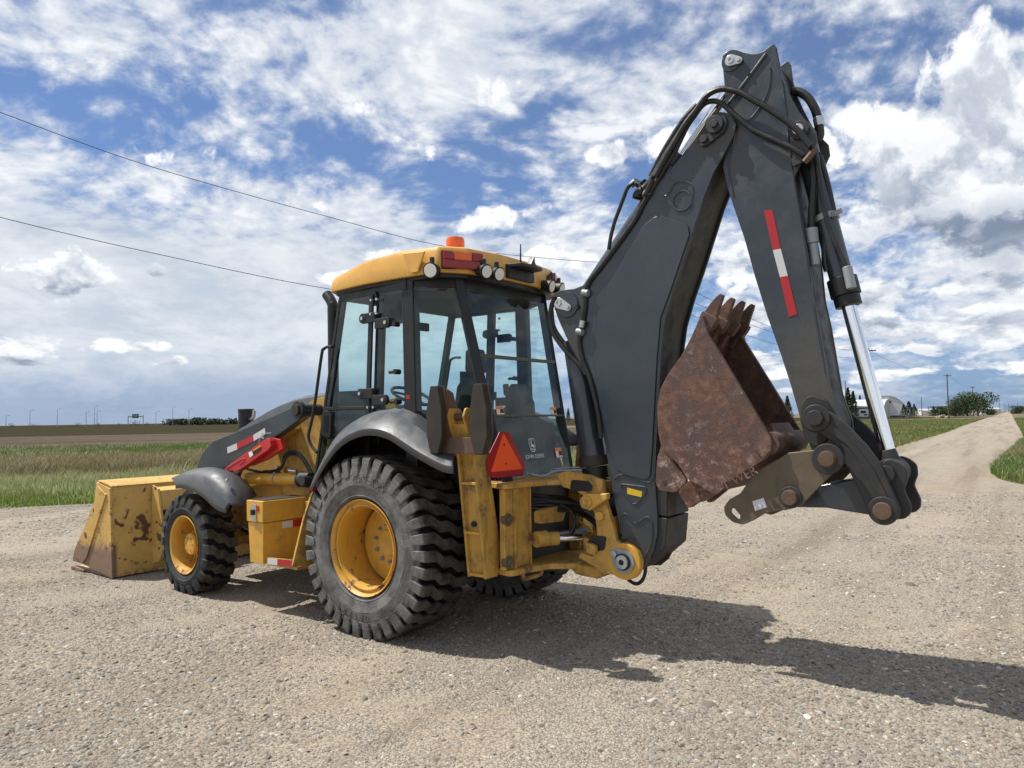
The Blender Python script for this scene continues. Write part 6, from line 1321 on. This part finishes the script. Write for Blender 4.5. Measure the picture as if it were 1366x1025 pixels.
# ---- linkage
def linkplate(px, y0, y1, mat, name, par=None, r=.03, bev=.006):
    bm = B(); prism(bm, fil(sy(max(abs(y0), abs(y1)), px), r), y0, y1, 'y'); return obj(name, bm, M[mat], par or MC, bev)
z6 = lambda L_: [(850+.3414*u, 370+.3414*v) for u, v in L_]
guide = z6([(640, 545), (660, 515), (700, 503), (765, 532), (830, 585), (900, 660), (955, 735), (1005, 850), (1032, 915), (1020, 948), (970, 964), (925, 950), (905, 915), (870, 840), (830, 760), (800, 700), (770, 650), (720, 612), (670, 600), (645, 575)])
gl = None
for s in (1, -1):
    y0 = .215; g_ = sy(.245, guide); bm = B(); prism(bm, fil(g_, .06), s*y0, s*(y0+.04), 'y'); g1_ = obj('guide_link', bm, M['dark_dirty'], MC, .010)
    gi = sy(.257, z6([(690, 560), (760, 575), (820, 625), (880, 690), (930, 760), (985, 870), (950, 875), (910, 800), (870, 720), (820, 655), (770, 620), (720, 590)])); bm = B(); prism(bm, fil(gi, .02), s*.2555, s*.262, 'y'); obj('link_panel', bm, M['dark_dirty'], g1_, .004)
    for (u, v, R_) in ((700, 550, .085), (963, 912, .085)):
        c = hit(1, .255, 850+.3414*u, 370+.3414*v); bm = B(); cyl(bm, (c[0], s*.255, c[2]), (c[0], s*.275, c[2]), R_, seg=28); obj('link_boss', bm, M['dark_dirty'], g1_, .006)
        bm = B(); cyl(bm, (c[0], s*.275, c[2]), (c[0], s*.305, c[2]), .052, seg=8 if u == 700 else 24); obj('pin_head', bm, M['steel_rusty'] if u == 963 else M['dark_dirty'], g1_, .005)
# gusset where the guide link meets the stick
lp = linkplate(z6([(636, 560), (640, 500), (672, 458), (740, 480), (770, 540), (740, 640), (690, 670), (650, 620)]), YS, YS+.022, 'dark_dirty', 'stick_gusset', stick, .05)
for s in (1, -1):
    hl = sy(.20, z6([(955, 722), (985, 708), (1020, 722), (1052, 745), (1056, 790), (1040, 830), (1068, 890), (1068, 925), (1045, 945), (1000, 950), (960, 930), (950, 880), (985, 830), (955, 780)]))
    bm = B(); prism(bm, fil(hl, .05), s*.155, s*.19, 'y'); h1 = obj('rod_link', bm, M['dark_dirty'], MC, .008)
    bm = B(); cyl(bm, (Be.x, s*.19, Be.z), (Be.x, s*.225, Be.z), .05, seg=24); obj('pin_head', bm, M['dark_dirty'], h1, .005)
bl_ = linkplate(z6([(575, 868), (640, 860), (700, 815), (850, 788), (950, 800), (1005, 860), (1010, 915), (985, 945), (910, 930), (740, 902), (640, 900), (590, 898)]), -.14, .14, 'dark', 'bucket_link', None, .05, .012)
bm = B(); e3 = hit(1, .25, 1179, 681); cyl(bm, (e3[0], -.27, e3[2]), (e3[0], .27, e3[2]), .05, seg=24); obj('link_pin', bm, M['steel_rusty'], bl_)
# coupler plates holding the bucket
cpx = z6([(590, 686), (720, 673), (762, 668), (797, 690), (803, 722), (782, 748), (700, 832), (640, 892), (600, 906), (500, 922), (455, 950), (412, 968), (372, 957), (342, 930), (338, 898), (360, 868), (402, 845), (440, 790), (480, 750), (545, 714)])
sx_hole = z6([(366, 905), (378, 902), (402, 930), (402, 946), (390, 945), (364, 920)])
for s in (1, -1):
    P_ = fil(sy(.30, cpx), .05); H_ = fil(sy(.30, sx_hole), .02)
    bm = B(); prism(bm, P_, s*.275, s*.30, 'y'); cpl = obj('coupler_plate', bm, M['bronze'], MC)
    hb_ = B(); prism(hb_, H_, s*.25, s*.33, 'y'); cut = obj('cutter', hb_, M['bronze'], MC); bpy.context.view_layer.update(); md = cpl.modifiers.new('slot', 'BOOLEAN'); md.object = cut; md.operation = 'DIFFERENCE'; md.solver = 'EXACT'
    dg = bpy.context.evaluated_depsgraph_get(); me2 = bpy.data.meshes.new_from_object(cpl.evaluated_get(dg)); cpl.modifiers.clear(); cpl.data = me2; bpy.data.objects.remove(cut)
    bv = cpl.modifiers.new('bevel', 'BEVEL'); bv.width = .004; bv.segments = 2; bv.limit_method = 'ANGLE'
    for (u, v) in ((745, 710), (600, 860)):
        c = hit(1, .31, 850+.3414*u, 370+.3414*v); bm = B(); cyl(bm, (c[0], s*.30, c[2]), (c[0], s*.325, c[2]), .095 if u == 745 else .07, seg=28); obj('pin_boss', bm, M['dark_dirty'], cpl, .006)
        bm = B(); cyl(bm, (c[0], s*.325, c[2]), (c[0], s*.355, c[2]), .048, seg=24); obj('pin_head', bm, M['steel_rusty'], cpl, .005)
    if s == 1:
        bm = B(); sheet(bm, S3(.302, z6([(450, 876), (493, 862), (508, 898), (462, 914)])), .003); obj('white_decal', bm, M['whitetape'], cpl)
c = hit(1, .31, 850+.3414*745, 370+.3414*710); bm = B(); cyl(bm, (c[0], -.33, c[2]), (c[0], .33, c[2]), .055, seg=24); obj('stick_end_pin', bm, M['steel_rusty'], stick)
c = hit(1, .31, 850+.3414*600, 370+.3414*860); bm = B(); cyl(bm, (c[0], -.33, c[2]), (c[0], .33, c[2]), .05, seg=24); obj('link_pin', bm, M['steel_rusty'], bl_)
cm_ = sy(.30, z6([(480, 760), (600, 700), (640, 760), (560, 860), (440, 900), (410, 850)])); bm = B(); prism(bm, cm_, -.12, -.09, 'y'); prism(bm, cm_, .09, .12, 'y'); obj('coupler_body', bm, M['bronze'], cpl, .006)

# ---- digging bucket
zc_ = lambda L_: [(860+.2926*u, 380+.2926*v) for u, v in L_]
YK = .35
side = zc_([(268, 140), (280, 180), (292, 225), (335, 295), (420, 435), (500, 570), (572, 685), (584, 715), (578, 760), (552, 795), (460, 850), (400, 890), (340, 950), (315, 960), (300, 950), (200, 890), (150, 820), (105, 778), (72, 735), (60, 670), (56, 560), (70, 475), (105, 408), (165, 325), (210, 240), (245, 160)])
sd = sy(YK, side)
for s in (1, -1):
    bm = B(); prism(bm, sd, s*(YK-.022), s*YK, 'y')
    if s == 1: buck = obj('digging_bucket', bm, M['rust'], MC, .006)
    else: obj('bucket_side', bm, M['rust'], buck, .006)
    sc2 = sy(YK, zc_([(268, 142), (282, 190), (292, 225), (335, 295), (420, 435), (500, 570), (574, 690), (583, 715), (578, 755), (545, 795), (505, 750), (440, 640), (380, 520), (320, 400), (270, 310), (238, 250), (242, 175)])); bm = B(); prism(bm, sc2, s*(YK+.0005), s*(YK+.014), 'y'); obj('side_cutter', bm, M['rust'], buck, .005)
    lo = sy(YK, zc_([(70, 722), (50, 790), (44, 850), (42, 905), (60, 942), (130, 950), (155, 930), (190, 895), (150, 838), (105, 780)]))
    bm = B(); prism(bm, fil(lo, .03), s*(YK-.05), s*(YK-.024), 'y'); obj('bucket_ear', bm, M['rust'], buck, .005)
    c = hit(1, YK, 860+.2926*85, 380+.2926*905); bm = B(); cyl(bm, (c[0], s*(YK-.055), c[2]), (c[0], s*(YK-.022), c[2]), .018, seg=12); obj('ear_hole', bm, M['under'], buck)
wrap = sy(YK, zc_([(262, 140), (245, 165), (210, 243), (165, 328), (108, 410), (74, 478), (62, 560), (64, 668), (78, 732), (108, 772), (155, 815), (205, 885), (315, 948), (400, 882), (460, 842), (550, 788), (572, 758)]))
win = [(p[0], p[1]) for p in wrap]; ins = inset_poly(wrap+[wrap[0]], 0)
P_in = []
cxw = sum(p[0] for p in wrap)/len(wrap); czw = sum(p[1] for p in wrap)/len(wrap)
for i, p in enumerate(wrap):
    a = Vector(wrap[max(i-1, 0)]); b_ = Vector(wrap[min(i+1, len(wrap)-1)]); d = (b_-a).normalized(); n_ = Vector((-d.y, d.x)); c_ = Vector((cxw, czw))-Vector(p)
    if n_.dot(c_) < 0: n_ = -n_
    P_in.append(tuple(Vector(p)+n_*.02))
bm = B(); prism(bm, wrap+P_in[::-1], -YK+.023, YK-.023, 'y'); obj('bucket_shell', bm, M['rustdark'] if 'rustdark' in M else M['rust'], buck)
# tube across the mouth heel and the little hook on it
c = hit(1, YK, 1022, 592); bm = B(); cyl(bm, (c[0]-.0, -YK+.02, c[2]), (c[0], YK-.02, c[2]), .075, seg=28); obj('torsion_tube', bm, M['rust'], buck)
c2 = hit(1, .0, 1040, 577); bm = B(); prism(bm, [(c[0]-.03, c[2]+.06), (c[0]+.10, c[2]+.07), (c[0]+.02, c[2]+.13)], -.20, .20, 'y'); obj('heel_gusset', bm, M['rust'], buck, .004)
# rear lug
lg_ = sy(.20, zc_([(150, 945), (205, 890), (300, 945), (215, 1015), (195, 1018)])); 
for s in (1, -1): bm = B(); prism(bm, fil(lg_, .02), s*.16, s*.20, 'y'); obj('bucket_lug', bm, M['rust'], buck, .005)
bm = B(); prism(bm, inset_poly(lg_, .02), -.155, .155, 'y'); obj('lug_crossmember', bm, M['rust'], buck)
# teeth
tb0 = hit(1, YK, 938, 424); t_tip = hit(1, YK, 953.5, 390)
for k, yy in enumerate(np.linspace(YK-.05, -YK+.05, 4)):
    a = Vector((tb0[0], yy, tb0[2])); tip = Vector((t_tip[0]-.01, yy, t_tip[2])); d = (tip-a).normalized(); n_ = Vector((d.z, 0, -d.x)); n_ = n_ if n_.x < 0 else -n_
    rows = []
    for t, w, h0, h1 in ((-.35, .075, -.02, .075), (0, .075, -.035, .085), (.18, .072, -.035, .085), (.20, .052, -.022, .070), (.55, .050, -.014, .056), (.85, .046, .002, .048), (1.0, .042, .016, .042)):
        c_ = a+(tip-a)*t; rows.append([c_+n_*h0+Vector((0, -w/2, 0)), c_+n_*h0+Vector((0, w/2, 0)), c_+n_*h1+Vector((0, w/2*.8, 0)), c_+n_*h1+Vector((0, -w/2*.8, 0))])
    bm = B(); R_ = loft(bm, rows, True); bm.faces.new(R_[0]); bm.faces.new(R_[-1]); obj('tooth', bm, M['rust'], buck, .005)
    c_ = a+(tip-a)*(-.9); bm = B(); beam(bm, c_+n_*.02, a+(tip-a)*-.1+n_*.02, .05, .05); obj('tooth_shank', bm, M['rust'], buck, .006)
# welded number on the bucket side
ctr = hit(1, YK+.016, 986, 639); tdir = Vector(hit(1, YK+.016, 1006, 626))-Vector(hit(1, YK+.016, 960, 652)); 
tm = text_mesh('T WER', .085, .004, 'welded_lettering'); X = tdir.normalized(); Z = Vector((0, 1, 0)); Y = Z.cross(X)
Mt = Matrix(((X.x, Y.x, Z.x, ctr[0]), (X.y, Y.y, Z.y, YK+.003), (X.z, Y.z, Z.z, ctr[2]), (0, 0, 0, 1))); w0 = max(v.co.x for v in tm.vertices)-min(v.co.x for v in tm.vertices); tm.transform(Mt @ Matrix.Scale(tdir.length*.95/w0, 4)); tm.materials.append(M['rust']); link(bpy.data.objects.new('welded_lettering', tm), buck)
# ---- render settings
sc.cycles.max_bounces = 8; sc.cycles.transparent_max_bounces = 24

sc.cycles.max_bounces = 6; sc.cycles.diffuse_bounces = 3; sc.cycles.glossy_bounces = 3
